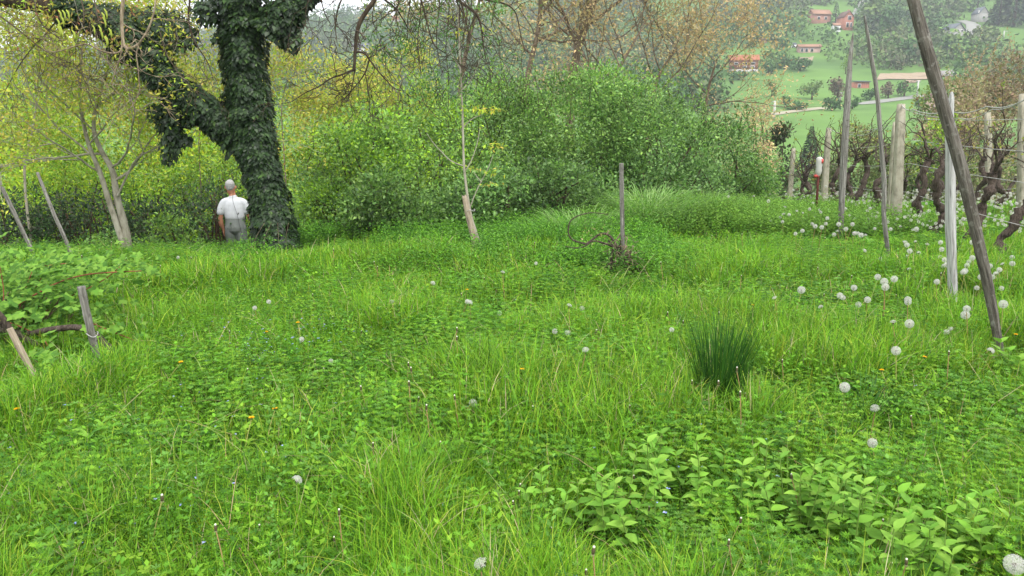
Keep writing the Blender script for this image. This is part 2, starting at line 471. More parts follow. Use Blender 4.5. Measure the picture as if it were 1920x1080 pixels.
def pr_yarrow(rg):
    Q = []
    for s in range(5):
        a0 = rg.random() * 6.28; h = .14 + rg.random() * .1; b = rg.normal(size=2) * .03
        d = np.array([math.cos(a0), math.sin(a0)])
        for k in range(8):
            t = (k + 2) / 10; c = np.array([b[0] + d[0] * h * .45 * t * t, b[1] + d[1] * h * .45 * t * t, h * t])
            sd = np.array([-d[1], d[0], 0])
            D = np.stack([sd + [0, 0, .5], -sd + [0, 0, .5]])
            Q.append(proto_quads(np.repeat(c[None], 2, 0), D, np.array([d[0], d[1], .3]) + np.zeros((2, 3)), .022 * (1.1 - t), .007, 0))
    return np.concatenate(Q)
def pr_rosette(rg):
    Q = []
    for s in range(9):
        a = s * .7 + rg.random() * .4; L = .10 + rg.random() * .1
        d = np.array([math.cos(a), math.sin(a), .0]); e = .5 + rg.random() * .9
        c = np.array([0, 0, .01])
        for k in range(3):
            dd = norm(d + np.array([0, 0, e - k * .55])); 
            Q.append(proto_quads(c[None], dd[None], np.array([[-d[0] * .3, -d[1] * .3, 1.]]), L * .42, .022 + .014 * (k == 1)))
            c = c + dd * L * .34
    return np.concatenate(Q)
rg0 = np.random.default_rng(3)
PROTO = [[f(rg0) for _ in range(4)] for f in (pr_bedstraw, pr_clover, pr_nettle, pr_yarrow, pr_rosette)]
HC = [(.125, .31, .028), (.165, .38, .03), (.16, .34, .06), (.07, .19, .025), (.22, .41, .035)]
def scatter(mb, kind, x, y, sc, hc, z=None):
    z = H(x, y) if z is None else z
    sel = rng.integers(0, 4, len(x))
    for v in range(4):
        i = np.where(sel == v)[0]
        if not len(i): continue
        Q = PROTO[kind][v]; q = Q.reshape(-1, 3); n = len(i)
        a = rng.random(n) * 6.283; c, s = np.cos(a)[:, None], np.sin(a)[:, None]; S = sc[i][:, None]
        X = (q[None, :, 0] * c - q[None, :, 1] * s) * S; Yy = (q[None, :, 0] * s + q[None, :, 1] * c) * S; Z = q[None, :, 2] * S
        tx, ty = rng.normal(size=(2, n, 1)) * .2
        V = np.stack([X + Z * tx + x[i][:, None], Yy + Z * ty + y[i][:, None], Z + z[i][:, None]], -1)
        m = n * len(Q); F = np.arange(m)[:, None] * 4 + np.arange(4)[None]
        C = np.repeat(hc[i], len(Q) * 4, 0)
        jit = np.repeat(.8 + .4 * rng.random((m, 1)), 4, 0)
        mb.add(V.reshape(-1, 3), F, C * jit)
mb = MB()
for (n, r0, r1, sc, p) in ((5200, 1.25, 3.2, .80, .7), (9500, 3.2, 6.0, .84, .8), (11500, 6, 10, .92, .85), (4500, 10, 14, 1.1, .9)):
    x, y = wedge(n, r0, r1, p=p)
    q = fbm(x * .8 + 3, y * .8 + 9, 55, 3); q2 = fbm(x * .9 - 7, y * .9, 63, 3)
    kind = np.where(q < .44, 0, np.where(q < .57, 1, 3))
    kind = np.where(q2 > .64, 4, kind)
    flip = rng.random(n) < .35; kind = np.where(flip, rng.choice([0, 0, 1, 1, 2, 3, 3, 4], n), kind)
    for k in range(5):
        i = kind == k
        scatter(mb, k, x[i], y[i], sc * 1.08 * clearing(x[i], y[i]) ** .6 * np.clip(1 - (y[i] - 8.5) / 8, .6, 1) * (.75 + .6 * rng.random(i.sum())), mixcol(int(i.sum()), HC, None, .15) * (.85 if k == 1 else 1.0))
# nettles and dead nettles on the bank round the ivy tree and along the thicket foot
n = 5200; x = -3.3 + 5.3 * rng.random(n); y = 7.6 + 3.9 * rng.random(n) ** .8
k = fbm(x * .9, y * .9, 12) > .38
x, y = x[k], y[k]; scatter(mb, 2, x, y, .8 + .6 * rng.random(len(x)), mixcol(len(x), HC[:4], None, .15))
n = 2600; x = 1.0 + 5.5 * rng.random(n); y = 10.6 + 3.2 * rng.random(n)
scatter(mb, 2, x, y, .9 + .7 * rng.random(n), mixcol(n, [(.15, .30, .05), (.19, .35, .05)], None, .12))
n = 2600; x = 4.5 + 12 * rng.random(n); y = 8 + 14 * rng.random(n)
k = (x < y * .8 + 1); x, y = x[k], y[k]; scatter(mb, 4, x, y, 1.1 + .8 * rng.random(len(x)), mixcol(len(x), HC, None, .15))
o = mb.build('meadow_herbs', M['leaf']); tag(o, 'mixed small leafy herbs and clover growing through the meadow grass', 'herbs', kind='stuff')

# dry stalks lying in the grass
mb = MB()
x, y = wedge(1400, 1.6, 9, p=.8)
blades(mb, x, y, .18 + .2 * rng.random(1400), np.full(1400, .0035) * (y / 3) ** .6, .2 + rng.random(1400), mixcol(1400, [(.40, .34, .19), (.32, .22, .12), (.3, .33, .12)], None, .15), tilt=.6)
o = mb.build('dry_stalks', M['tint']); tag(o, 'scattered dry straw coloured stalks among the green grass', 'dry stalks', kind='stuff')
# tiny blue speedwell
mb = MB()
def blue(n, px, py, sx, sy):
    for _ in range(n):
        p = ground(px + random.gauss(0, sx), py + random.gauss(0, sy), h=.12)
        q = p + [0, 0, .10 + .05 * random.random()]
        D = rdir(4); D[:, 2] = .15
        leaves(mb, np.repeat(q[None], 4, 0), D, np.array([[0, 0, 1.]] * 4), .009 + .002 * p[1] / 4, .008 + .002 * p[1] / 4, mixcol(4, [(.30, .38, .72), (.42, .45, .78)]))
blue(90, 480, 650, 70, 22); blue(60, 610, 608, 60, 14); blue(30, 350, 770, 120, 60); blue(25, 200, 950, 120, 60); blue(40, 1250, 800, 250, 120)
o = mb.build('speedwell_flowers', M['tint']); tag(o, 'scattering of tiny pale blue flowers low in the grass', 'wildflowers', kind='stuff')

# ================================================================== TALL GRASS TUFTS
def tuft(name, label, px, py, n, L, W, spread, bend, cols, tilt=.12, group=None, cat='grass tuft', matk='grass'):
    g = ground(px, py)
    m_ = MB()
    a = rng.random(n) * 6.283; r_ = spread * rng.random(n) ** .6
    x = g[0] + np.cos(a) * r_; y = g[1] + np.sin(a) * r_
    b = bend * (.5 + rng.random(n))
    blades(m_, x, y, L * (.6 + .45 * rng.random(n)), W * (.7 + .6 * rng.random(n)), b, mixcol(n, cols, None, .15), az=a + rng.normal(size=n) * .5, tilt=tilt)
    o = m_.build(name, M[matk], loc=g); return tag(o, label, cat, group)
tuft('grass_tuft', 'dark bluish green upright clump of stiff tall grass in the right foreground', 1345, 782, 330, .66, .006, .10, .14, [(.03, .105, .014), (.05, .15, .018), (.022, .075, .012)], .12)
tuft('grass_tuft', 'pale arching long grass clump just left of the slender grey post', 1085, 452, 520, .62, .011, .42, .8, [(.24, .42, .12), (.32, .48, .16), (.16, .34, .06)], .15)
tuft('grass_tuft', 'pale arching long grass clump just right of the slender grey post', 1215, 418, 800, .74, .011, .55, .9, [(.24, .42, .12), (.34, .50, .18), (.16, .34, .06)], .15)
tuft('grass_tuft', 'lush bright grass clump spilling from the thicket foot beside the dead vine', 1025, 470, 380, .55, .010, .42, .7, [(.10, .28, .04), (.15, .33, .05)], .15)
tuft('grass_tuft', 'long arching grass clump at the right end of the green thicket', 1310, 405, 500, .66, .012, .45, .9, [(.22, .40, .10), (.32, .48, .15), (.16, .34, .06)], .15)
tuft('grass_tuft', 'thin dark grass tuft with spiky blades behind the lower right seed head', 1620, 800, 70, .34, .005, .07, .25, [(.04, .14, .03), (.07, .18, .04)], .35)
# ================================================================== SHRUBS
def shrub(label, cx, cy, rx, ry, h, nleaf, cols, lsz=.055, nclump=60, cr=.34, shoots=14, shootlen=.5, group='shrubs of the thicket', name='shrub', cat='shrub', low=.0, stemcol=(.5, .42, .34), gz=None, seed=None, nstem=16, wf=.55):
    nleaf = int(nleaf * 1.25)
    rg = np.random.default_rng(seed if seed is not None else int(abs(cx * 971 + cy * 131)) + nleaf)
    gz = float(H(cx, cy)) if gz is None else gz
    root = thing(name, label, cat, (cx, cy, gz), group)
    u = rdir(nclump, rg); rad = .50 + .5 * rg.random((nclump, 1)) ** .6
    c = u * rad * [rx, ry, h * .52] + [cx, cy, gz + h * .48]
    c[:, 2] = np.maximum(c[:, 2], gz + low * h + .12)
    crr = cr * (.6 + .8 * rg.random(nclump))
    back = (c[:, 1] > cy + .35 * ry)
    wgt = crr ** 2 * np.where(back, .35, 1); wgt = wgt / wgt.sum()
    ci = rg.choice(nclump, nleaf, p=wgt)
    dd = rdir(nleaf, rg)
    P = c[ci] + dd * (crr[ci] * rg.random(nleaf) ** .33)[:, None] * [1.15, 1.15, .8]
    tone = (.48 + .95 * rg.random(nclump))
    cl = mixcol(nleaf, cols, None, .2, rg) * tone[ci][:, None]
    D = norm(dd + rdir(nleaf, rg) * .9 + [0, -.1, .15]); N = norm(rdir(nleaf, rg) * .8 + [0, -.35, .9])
    mb = MB()
    ls = lsz * (.5 + 1.1 * rg.random(nleaf) ** 1.5)
    ok = P[:, 2] > gz - .1
    leaves(mb, P[ok], D[ok], N[ok], ls[ok], (ls * wf)[ok], cl[ok])
    st = MB()
    base = np.array([cx, cy, gz])
    for k in range(nstem):
        t = c[rg.integers(nclump)]
        b0 = base + [rg.normal() * rx * .35, rg.normal() * ry * .3 - ry * .1, -.1]
        mid = (b0 + t) / 2 + rg.normal(size=3) * .12
        tube(st, smoothline([b0, mid, t]), np.linspace(.018, .006, 9) * (1 + rg.random()), 5, stemcol)
    for k in range(int(shoots * .65)):
        a = rg.random() * 6.283; q = rg.random() ** .5
        x = cx + math.cos(a) * q * rx * .95; y = cy + math.sin(a) * q * ry * .8
        z = gz + h * .48 + h * .5 * math.sqrt(max(0, 1 - q * q * .9)) - .1
        L = shootlen * (.4 + .9 * rg.random()); d = norm([rg.normal() * .35, rg.normal() * .25, 1])
        pts = np.array([np.array([x, y, z]) + d * L * t + np.array([0, 0, -.1 * t * t]) for t in np.linspace(0, 1, 5)])
        tube(st, pts, np.linspace(.007, .002, 5), 4, stemcol, cap=False)
        m = int(L / (lsz * .42)); t = np.linspace(.1, 1, m)[:, None]
        PP = np.array([x, y, z]) + d * L * t + rdir(m, rg) * .015
        leaves(mb, PP, norm(rdir(m, rg) + d * .6), rdir(m, rg), lsz * (1.1 - .5 * t[:, 0]), lsz * wf * (1.1 - .5 * t[:, 0]), mixcol(m, cols, None, .15, rg) * 1.15)
    mb.build('foliage', M['bushleaf'], root); st.build('stem', M['bark'], root)
    return root
SG = [(.16, .305, .05), (.21, .375, .065), (.10, .22, .04), (.26, .43, .09)]       # fresh mid green
SD = [(.11, .22, .05), (.15, .285, .06), (.07, .155, .04), (.20, .35, .10)]        # deeper green
SB = [(.32, .52, .025), (.26, .46, .03), (.42, .56, .03), (.17, .34, .025)]           # bright yellow green
SY = [(.56, .56, .045), (.48, .56, .04), (.60, .44, .06), (.30, .48, .03)]               # yellow, with some orange
def topz(px, py, Y): return at(px, py, Y)
def sh(label, px, pytop, Y, wpx, nleaf, cols, **k):
    t = at(px, pytop, Y); rx = wpx / 2 * Y / FPX; gz = float(H(t[0], t[1]))
    ry = k.pop('ry', max(.7, rx * .8)); k.setdefault('cr', max(.26, rx * .33))
    return shrub(label, t[0], Y + ry * .35, rx, ry, t[2] - gz, nleaf, cols, gz=gz, **k)
# right part of the thicket (deeper green), then the middle, then the brighter left part
sh('rounded deep green shrub at the right end of the thicket next to the vineyard', 1350, 205, 15.2, 210, 13000, SD + SG[:1], shoots=26, shootlen=.7, seed=1)
sh('bushy green shrub behind the upright grey post, right half of the thicket', 1225, 165, 13.8, 270, 17000, SG + SD, shoots=34, shootlen=.7, seed=2)
sh('tallest green shrub in the middle of the thicket, left of the grey post', 1085, 140, 13.6, 250, 17000, SG + SD[:2], shoots=36, shootlen=.75, seed=3)
sh('green shrub directly behind the sapling tied to the split stake', 945, 160, 13.0, 240, 15000, SG + SD[:1], shoots=34, shootlen=.9, seed=4)
sh('lighter green shrub left of the sapling, filling the middle of the thicket', 800, 168, 12.7, 260, 17000, SG + SB[:1], shoots=36, shootlen=.7, seed=5)
sh('yellowish green shrub at the left end of the thicket near the ivy tree', 665, 212, 11.8, 220, 13000, SG + SB[:2], shoots=30, shootlen=.6, seed=6)
sh('low dark shrub at the thicket foot left of the split stake', 740, 335, 10.9, 200, 7500, SG + SD, shoots=8, seed=7, cr=.28)
sh('low dark shrub at the thicket foot behind the split stake', 900, 330, 11.1, 170, 7000, SD + SG[:1], shoots=8, seed=8, cr=.26)
sh('low dark shrub at the thicket foot behind the dead vine', 1050, 300, 11.9, 190, 8000, SD + SG[:1], shoots=8, seed=9, cr=.28)
sh('low deep green shrub at the thicket foot right of the grey post', 1270, 280, 13.0, 200, 8000, SD, shoots=8, seed=10, cr=.28)
sh('small green shrub at the far right tip of the thicket by the rusty rod', 1405, 300, 15.8, 90, 4500, SG, shoots=10, seed=12, cr=.24)
sh('dense dark bush with brown stems in the gap right of the ivy tree', 588, 295, 14.0, 130, 6500, SD + SG[:1], shoots=14, seed=13, stemcol=(.5, .36, .28))
# bright masses behind
sh('bright lime green bushy tree behind the left half of the thicket', 735, 150, 16.5, 300, 14000, SB, shoots=40, shootlen=.8, lsz=.075, seed=14, group='bright trees behind the thicket')
sh('bright lime green bushy tree seen just right of the ivy trunk', 590, 205, 16.0, 220, 11000, SB + SY[:1], shoots=30, lsz=.07, seed=15, group='bright trees behind the thicket')
sh('light green bushy tree behind the sapling top', 900, 120, 17.5, 260, 12000, SG + SB[:2], shoots=34, lsz=.075, seed=16, group='bright trees behind the thicket')
sh('light green bushy tree rising behind the right half of the thicket', 1160, 135, 18.0, 330, 12000, SG + SB[:1], shoots=30, lsz=.075, seed=17, group='bright trees behind the thicket')
for (lab, px, pt, Y, w_, n) in (('lime green tree far back between ivy trunk and thicket', 540, 165, 24, 280, 9000), ('lime green tree far back behind the hanging bare branch', 690, 170, 25, 300, 7000), ('pale green tree far back at the left edge', 60, 130, 25, 340, 10000), ('pale green tree far back behind the fork of the ivy tree', 330, 140, 26, 320, 10000)):
    sh(lab, px, pt, Y, w_, n, SB + SG, lsz=.10, shoots=20, group='trees deeper in the valley', seed=int(px) + 7, name='leafy_tree', cat='tree')
# left side background
for (lab, px, pt, Y, w, n, cols, ls) in (
    ('yellow green leafy tree in the background at the far left edge', 20, 150, 17, 260, 12000, SB + SY[:2], .08),
    ('yellow green leafy tree in the background behind the forked young tree', 190, 150, 18, 280, 14000, SB + SY, .08),
    ('yellow green leafy tree in the background left of the walking man', 345, 185, 18, 240, 12000, SB + SY[:2], .08),
    ('lime green bush low in the background behind the two leaning stakes', 90, 265, 15, 260, 12000, SB, .065),
    ('lime green bush behind the trunks of the forked young tree', 275, 275, 15.3, 240, 11000, SB + SG[:1], .065),
    ('lime green bush just above the walking man', 410, 262, 15.6, 190, 9000, SB + SG[:2], .065)):
    sh(lab, px, pt, Y, w, n, cols, lsz=ls, shoots=26, group='yellow green trees beyond the left bank', seed=int(px) + 40, name='leafy_tree' if pt < 200 else 'shrub', cat='tree' if pt < 200 else 'shrub')
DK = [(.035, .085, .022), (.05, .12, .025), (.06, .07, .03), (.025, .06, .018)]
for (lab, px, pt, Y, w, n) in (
    ('dark leaved undergrowth bush at the left edge behind the stakes', 20, 372, 13.0, 210, 6500),
    ('dark leaved undergrowth bush left of the forked young tree', 150, 360, 13.2, 190, 6500),
    ('dark leaved undergrowth bush right of the forked young tree', 290, 362, 13.4, 170, 6500),
    ('dark leaved undergrowth bush behind the walking man', 400, 330, 14.2, 190, 6500)):
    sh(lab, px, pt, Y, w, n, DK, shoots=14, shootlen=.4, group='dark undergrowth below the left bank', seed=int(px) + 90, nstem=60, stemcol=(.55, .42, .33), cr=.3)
sh('small light green bramble bush on the bank left of the walking man', 310, 412, 12.0, 120, 3800, SG + SB[:1], shoots=10, shootlen=.3, seed=120, cr=.2)
sh('very small leafy bush beside the foot of the forked young tree', 190, 445, 11.8, 80, 1700, SG, shoots=6, shootlen=.2, seed=121, cr=.16)

# ================================================================== BRANCHY TREES
def branchy(name, label, base, trunks, leafcols, lsz, nper, maxl, mat, group=None, seed=0, bend=.25, spread=.8, tr=.05, L=1.2, cat='tree', leafmat='leaf', clump=.10, ratio=.7, up=.08, kids=(2, 3), tint=(1, 1, 1), rr=.55, frac=1.0, hang=0.):
    rg = np.random.default_rng(seed)
    root = thing(name, label, cat, base, group)
    lf = MB()
    for tp, r0, r1 in trunks:      # each trunk: world points
        tb = MB(); pts = smoothline(tp)
        tube(tb, pts, np.linspace(r0, r1, len(pts)), 10, tint, wob=.06); tb.smooth = True
        tb.build('trunk', mat, root)
        out, tips = [], []
        m = len(pts)
        for k in range(tr):
            i = int(m * (.42 + .56 * k / max(1, tr - 1))); i = min(i, m - 1)
            d = norm(norm(rg.normal(size=3) * [1, .8, .5]) + norm(pts[i] - pts[i - 1]) * .7)
            grow(out, tips, pts[i], d, L * (.7 + .5 * rg.random()), np.interp(i, [0, m], [r0, r1]) * .5, 1, maxl, rg, bend, up, kids, spread, ratio, 6, rr)
        bb = MB()
        for p_, r_, l_ in out: tube(bb, p_, np.maximum(r_, .0022), 5 if l_ < 2 else 4, tint, cap=False)
        bb.build('branches', mat, root)
        if len(tips):
            tp_ = np.array([t[0] for t in tips]); td = np.array([t[1] for t in tips])
            keepi = rg.random(len(tp_)) < frac; tp_, td = tp_[keepi], td[keepi]
            n = len(tp_) * nper; idx = np.repeat(np.arange(len(tp_)), nper)
            P = tp_[idx] + rg.normal(size=(n, 3)) * clump
            tone = .75 + .5 * rg.random(len(tp_))
            hue = rg.integers(0, len(leafcols), len(tp_))
            C = np.asarray(leafcols)[hue][idx] * .6 + mixcol(n, leafcols, None, .15, rg) * .4
            s = lsz * (.6 + .8 * rg.random(n))
            leaves(lf, P, norm(td[idx] * .5 + rdir(n, rg) + [0, 0, -hang]), rdir(n, rg) + [0, -.3, .6], s, s * .42, C * tone[idx][:, None])
    if lf.V: lf.build('crown', M[leafmat], root)
    return root
YO = [(.54, .60, .07), (.42, .56, .06), (.62, .50, .10), (.56, .40, .12), (.34, .52, .06), (.30, .48, .05)]
g = at(238, 467, 10.1); g[2] = float(H(g[0], g[1]))
w = lambda P, Y: pline(P, Y)
t1 = w([(236, 474), (222, 430), (205, 380), (192, 335), (178, 300), (165, 270), (150, 200), (150, 120), (160, 40)], [g[1]] * 9)
t2 = w([(241, 474), (236, 430), (222, 385), (216, 350), (212, 318), (190, 285), (172, 240), (185, 180), (205, 120)], [g[1] + .05] * 9)
t3 = w([(220, 368), (240, 325), (254, 298), (285, 280), (330, 262), (352, 200)], [g[1]] * 6)
branchy('young_tree', 'young forked tree with two pale bare trunks and yellow orange spring leaves', g,
        [(t1, .046, .014), (t2, .060, .014), (t3, .016, .006)], YO, .052, 9, 4, M['palebark'], seed=5, tr=7, L=.95, bend=.3, clump=.13, spread=.75, tint=(.8, .75, .7), frac=.75)
# bare looking walnuts with orange brown young leaves beyond the thicket
BR = [(.60, .44, .24), (.55, .46, .22), (.64, .44, .22), (.50, .48, .20), (.48, .38, .24)]
def walnut(label, pts, Y, r0, r1, seed, cols=BR, L=2.2, tr=8, nper=4, ls=.10, maxl=4, group='orange brown walnut trees behind the thicket', tint=(1.2, 1.1, 1.0), clump=.22, mat='bark', frac=1, spread=.8):
    r0 *= .7; r1 *= .6; P = pline(pts, Y); b = P[0].copy(); b[2] = float(H(b[0], b[1])); P = np.concatenate([[b - [0, 0, .2]], P])
    return branchy('walnut_tree', label, b, [(P, r0, r1)], cols, ls, nper, maxl, M[mat], group, seed, L=L, tr=tr, clump=clump, tint=tint, ratio=.72, kids=(2, 3), bend=.28, up=.04, frac=frac, spread=spread)
walnut('large walnut with a thick grey fork and orange brown young leaves behind the thicket', [(1068, 200), (1075, 130), (1085, 85), (1105, 30), (1130, -40), (1150, -140)], 22, .24, .08, 11, L=3.0, tr=10, clump=.3)
walnut('walnut crown of brownish young leaves left of the thick forked walnut', [(985, 210), (990, 130), (1010, 60), (1015, -10), (1000, -90)], 21, .15, .05, 12, L=2.4, tr=9)
walnut('low wide walnut crown of orange brown leaves above the right half of the thicket', [(1215, 230), (1225, 170), (1240, 130), (1270, 90)], 23, .13, .04, 13, L=2.3, tr=8)
walnut('last walnut crown of orange brown leaves before the red brick house', [(1320, 230), (1325, 180), (1335, 140), (1345, 110)], 23.5, .11, .03, 14, L=1.2, tr=6)
walnut('walnut crown of orange leaves right behind the thicket, below the large fork', [(1130, 230), (1140, 170), (1165, 120), (1200, 60)], 21, .12, .04, 15, L=2.2, tr=8)
walnut('brown leaved tree high above the sapling, at the top edge', [(860, 200), (865, 140), (880, 70), (900, 0), (915, -80)], 20, .11, .04, 16, cols=BR[:2] + [(.16, .25, .06), (.2, .3, .07)], L=1.7, tr=7, nper=5)
YB = [(.60, .54, .11), (.64, .47, .15), (.38, .54, .06), (.46, .56, .07)]
walnut('small tree with yellow and orange leaves just right of the ivy trunk', [(530, 250), (527, 210), (530, 180), (540, 150)], 15, .02, .012, 17, cols=YB, L=.42, tr=5, nper=4, group='yellow orange young trees', ls=.06, clump=.12)
walnut('small tree with orange yellow leaves below the hanging bare branch', [(630, 270), (635, 235), (640, 205), (645, 175)], 15.5, .035, .015, 18, cols=YB, L=.45, tr=5, nper=4, group='yellow orange young trees', ls=.06, clump=.12)
walnut('small tree with yellow orange leaves left of the sapling top', [(745, 250), (750, 215), (745, 180), (755, 150)], 16, .035, .015, 19, cols=YB + SB[:1], L=.4, tr=5, nper=4, group='yellow orange young trees', ls=.06, clump=.12)
walnut('orange tinted tree seen through the fork of the ivy tree', [(370, 280), (378, 230), (385, 190), (390, 165)], 15.5, .018, .010, 20, cols=YB, L=.45, tr=5, nper=4, group='yellow orange young trees', ls=.06, clump=.13)
walnut('yellow leaved tree at the far left edge with thin dark branches', [(40, 320), (60, 250), (70, 190), (60, 120), (50, 60)], 12.8, .035, .012, 21, mat='palebark', cols=YO, L=1.1, tr=7, nper=9, group='yellow orange young trees', ls=.06, clump=.16)

# ---- sapling tied to its stake
g = ground(905, 482); Y = g[1]
sp = pline([(907, 488), (893, 440), (882, 405), (873, 345), (869, 300), (868, 240), (866, 180), (862, 100), (858, 20), (856, -40)], Y)
root = thing('sapling', 'slender leaning sapling with bare side branches tied to a split stake', 'sapling', g)
tb = MB(); q = smoothline(sp); tube(tb, q, np.interp(np.linspace(0, 1, len(q)), [0, .1, .3, 1], [.032, .026, .017, .007]), 8, (1, 1, 1), wob=.05); tb.smooth = True; tb.build('trunk', M['palebark'], root)
for L_ in ([(882, 388), (890, 365), (905, 335), (916, 315), (925, 290)], [(903, 342), (893, 330), (888, 322)], [(872, 312), (845, 303), (828, 285), (812, 268), (800, 250)], [(873, 320), (885, 300), (895, 270), (900, 240)], [(868, 240), (885, 222), (905, 215)], [(866, 170), (885, 150), (905, 100), (915, 60)], [(864, 130), (845, 100), (835, 60)]):
    b_ = MB(); q = smoothline(pline(L_, Y)); tube(b_, q, np.linspace(.009, .003, len(q)), 5, (1, 1, 1)); b_.build('branch', M['palebark'], root)
for (px, py) in ((925, 205), (905, 205), (895, 208), (922, 208), (938, 272), (925, 275), (888, 316), (924, 322), (893, 202), (915, 345), (862, 60), (858, 30), (915, 60)):
    n = 14; c = at(px, py, Y); P = c + rng.normal(size=(n, 3)) * [.07, .04, .02]
    lf = MB(); leaves(lf, P, rdir(n) + [0, 0, -.3], rdir(n) + [0, 0, 1], .06, .022, mixcol(n, YO[:3], None, .15)); lf.build('leaf_tuft', M['leaf'], root)

# ================================================================== IVY TREE
IY = 9.75
base = at(520, 476, IY); base[2] = float(H(base[0], base[1]))
ivy = thing('ivy_covered_tree', 'big forked tree with trunk wrapped in dark glossy ivy beside the walking man', 'tree', base)
main = pline([(521, 500), (520, 468), (512, 420), (503, 360), (487, 300), (470, 240), (463, 180), (458, 100), (455, 20), (452, -60), (448, -160)], [IY] * 11)
mainr = np.array([.31, .33, .28, .26, .26, .31, .27, .28, .33, .38, .40]) * .92
limb = pline([(455, 262), (420, 232), (380, 205), (345, 180), (310, 145), (275, 105), (235, 65), (180, 35), (120, 15), (50, 2), (-60, -15), (-160, -40)], np.linspace(IY, IY - .7, 12))
limbr = np.array([.22, .20, .19, .18, .18, .17, .16, .15, .14, .13, .13, .12])
upr = pline([(500, 60), (530, 25), (560, 0), (600, -30), (660, -60), (730, -85)], IY - .1); uprr = np.array([.22, .18, .14, .12, .10, .09])
def core(name, P, r, mat='bark', f=.78, tint=(.35, .3, .26)):
    mbx = MB(); q = smoothline(P); rr_ = np.interp(np.linspace(0, 1, len(q)), np.linspace(0, 1, len(P)), r) * f
    tube(mbx, q, rr_, 18, tint, wob=.08); mbx.smooth = True; mbx.build(name, M[mat], ivy); return q, rr_ / f
q1, r1 = core('trunk', main, mainr)
q2, r2 = core('limb', limb, limbr)
q3, r3 = core('limb', upr, uprr)
IV = [(.015, .034, .010), (.023, .050, .013), (.036, .074, .018), (.010, .022, .008), (.06, .115, .022)]  # last, lightest green paints highlights into a few ivy leaves
def ivyleaf(mb, P, D, N, S, col):
    """five-lobed leaf: fan outline of ten points folded along the midrib"""
    n = len(P); D = norm(D); Sd = norm(np.cross(D, N)); N = np.cross(Sd, D)
    uv = np.array([(0, 0), (.42, -.10), (.52, .22), (.30, .42), (0, 1.0), (-.30, .42), (-.52, .22), (-.42, -.10)])
    S = S[:, None, None]
    V = P[:, None] + S * (uv[None, :, 0, None] * Sd[:, None] + uv[None, :, 1, None] * D[:, None] - np.abs(uv[None, :, 0, None]) * .25 * N[:, None])
    b = np.arange(n)[:, None] * 8
    F = np.concatenate([b + np.array([[0, 1, 2, 3]]), b + np.array([[0, 3, 4, 5]]), b + np.array([[0, 5, 6, 7]])])
    mb.add(V.reshape(-1, 3), F, np.repeat(col, 8, 0))
def ivy_on(mb, q, r, n, t0=0, t1=1, lump=.18, size=.057):
    t = (t0 + (t1 - t0) * rng.random(n)) * (len(q) - 1.001); i = t.astype(int); f = (t - i)[:, None]
    c = q[i] * (1 - f) + q[i + 1] * f; T = norm(q[i + 1] - q[i]); rr_ = r[i]
    u = rdir(n); u = norm(u - (u * T).sum(1, keepdims=True) * T)
    u = np.where((u[:, 1:2] > .55), u * [1, -1, 1], u)
    ang = np.arctan2(u[:, 2] + u[:, 1], u[:, 0])
    k = 1 + lump * (fbm(t * .9 + 5, ang * 1.6 + 4, 3, 2) - .45) * 2 + .05 * rng.normal(size=n)
    P = c + u * (rr_ * k)[:, None]
    s = size * (.5 + .8 * rng.random(n))
    ivyleaf(mb, P, norm(np.array([0, -.1, -1.0]) + u * .45 + rdir(n) * .45), norm(u + rdir(n) * .35 + [0, 0, .25]), s, mixcol(n, IV, [.33, .3, .17, .15, .05], .25))
def ivy_blob(mb, px, py, rx, ry, n, Y=None):
    c = at(px, py, (Y or IY) - .1); sx, sz = rx * IY / FPX, ry * IY / FPX
    u = rdir(n) * (rng.random(n) ** .4)[:, None]; P = c + u * [sx, min(sx, .3), sz]
    s = .06 * (.5 + .8 * rng.random(n))
    ivyleaf(mb, P, norm(np.array([0, -.1, -1.0]) + u * .5 + rdir(n) * .5), norm(u + rdir(n) * .5 + [0, -.6, .3]), s, mixcol(n, IV, [.33, .3, .17, .15, .05], .25))
mb = MB()
ivy_on(mb, q1, r1, 15500, .0, 1, .26)
ivy_on(mb, q2, r2, 8200, 0, .72, .38)
ivy_on(mb, q3, r3, 1500, 0, .6, .35)
for a_ in ((320, 235, 26, 45, 380), (314, 280, 16, 30, 130), (328, 262, 12, 34, 90), (345, 262, 16, 12, 60), (300, 215, 22, 30, 150), (345, 215, 36, 22, 240), (285, 60, 60, 45, 520), (330, 60, 40, 40, 260), (215, 40, 50, 35, 500),
           (545, 70, 20, 28, 200), (555, 25, 22, 26, 240), (390, 22, 30, 26, 300), (405, 70, 12, 10, 40), (535, 40, 24, 30, 240), (225, 100, 26, 18, 90), (150, 30, 40, 24, 220), (540, 15, 30, 30, 260), (150, 45, 30, 14, 60)):
    ivy_blob(mb, *a_)
mb.build('ivy', M['ivy'], ivy)
# suckers / bare ivy stems at the trunk foot
for k in range(4):
    x0 = 484 + 22 * k; s_ = MB()
    P = pline([(x0 + random.uniform(-8, 8), 486), (x0 + random.uniform(-16, 12), 455), (x0 + random.uniform(-18, 14), 418)], IY - .38)
    tube(s_, smoothline(P), .0035, 5, (1., .9, .75)); s_.build('ivy_stem', M['bark'], ivy)
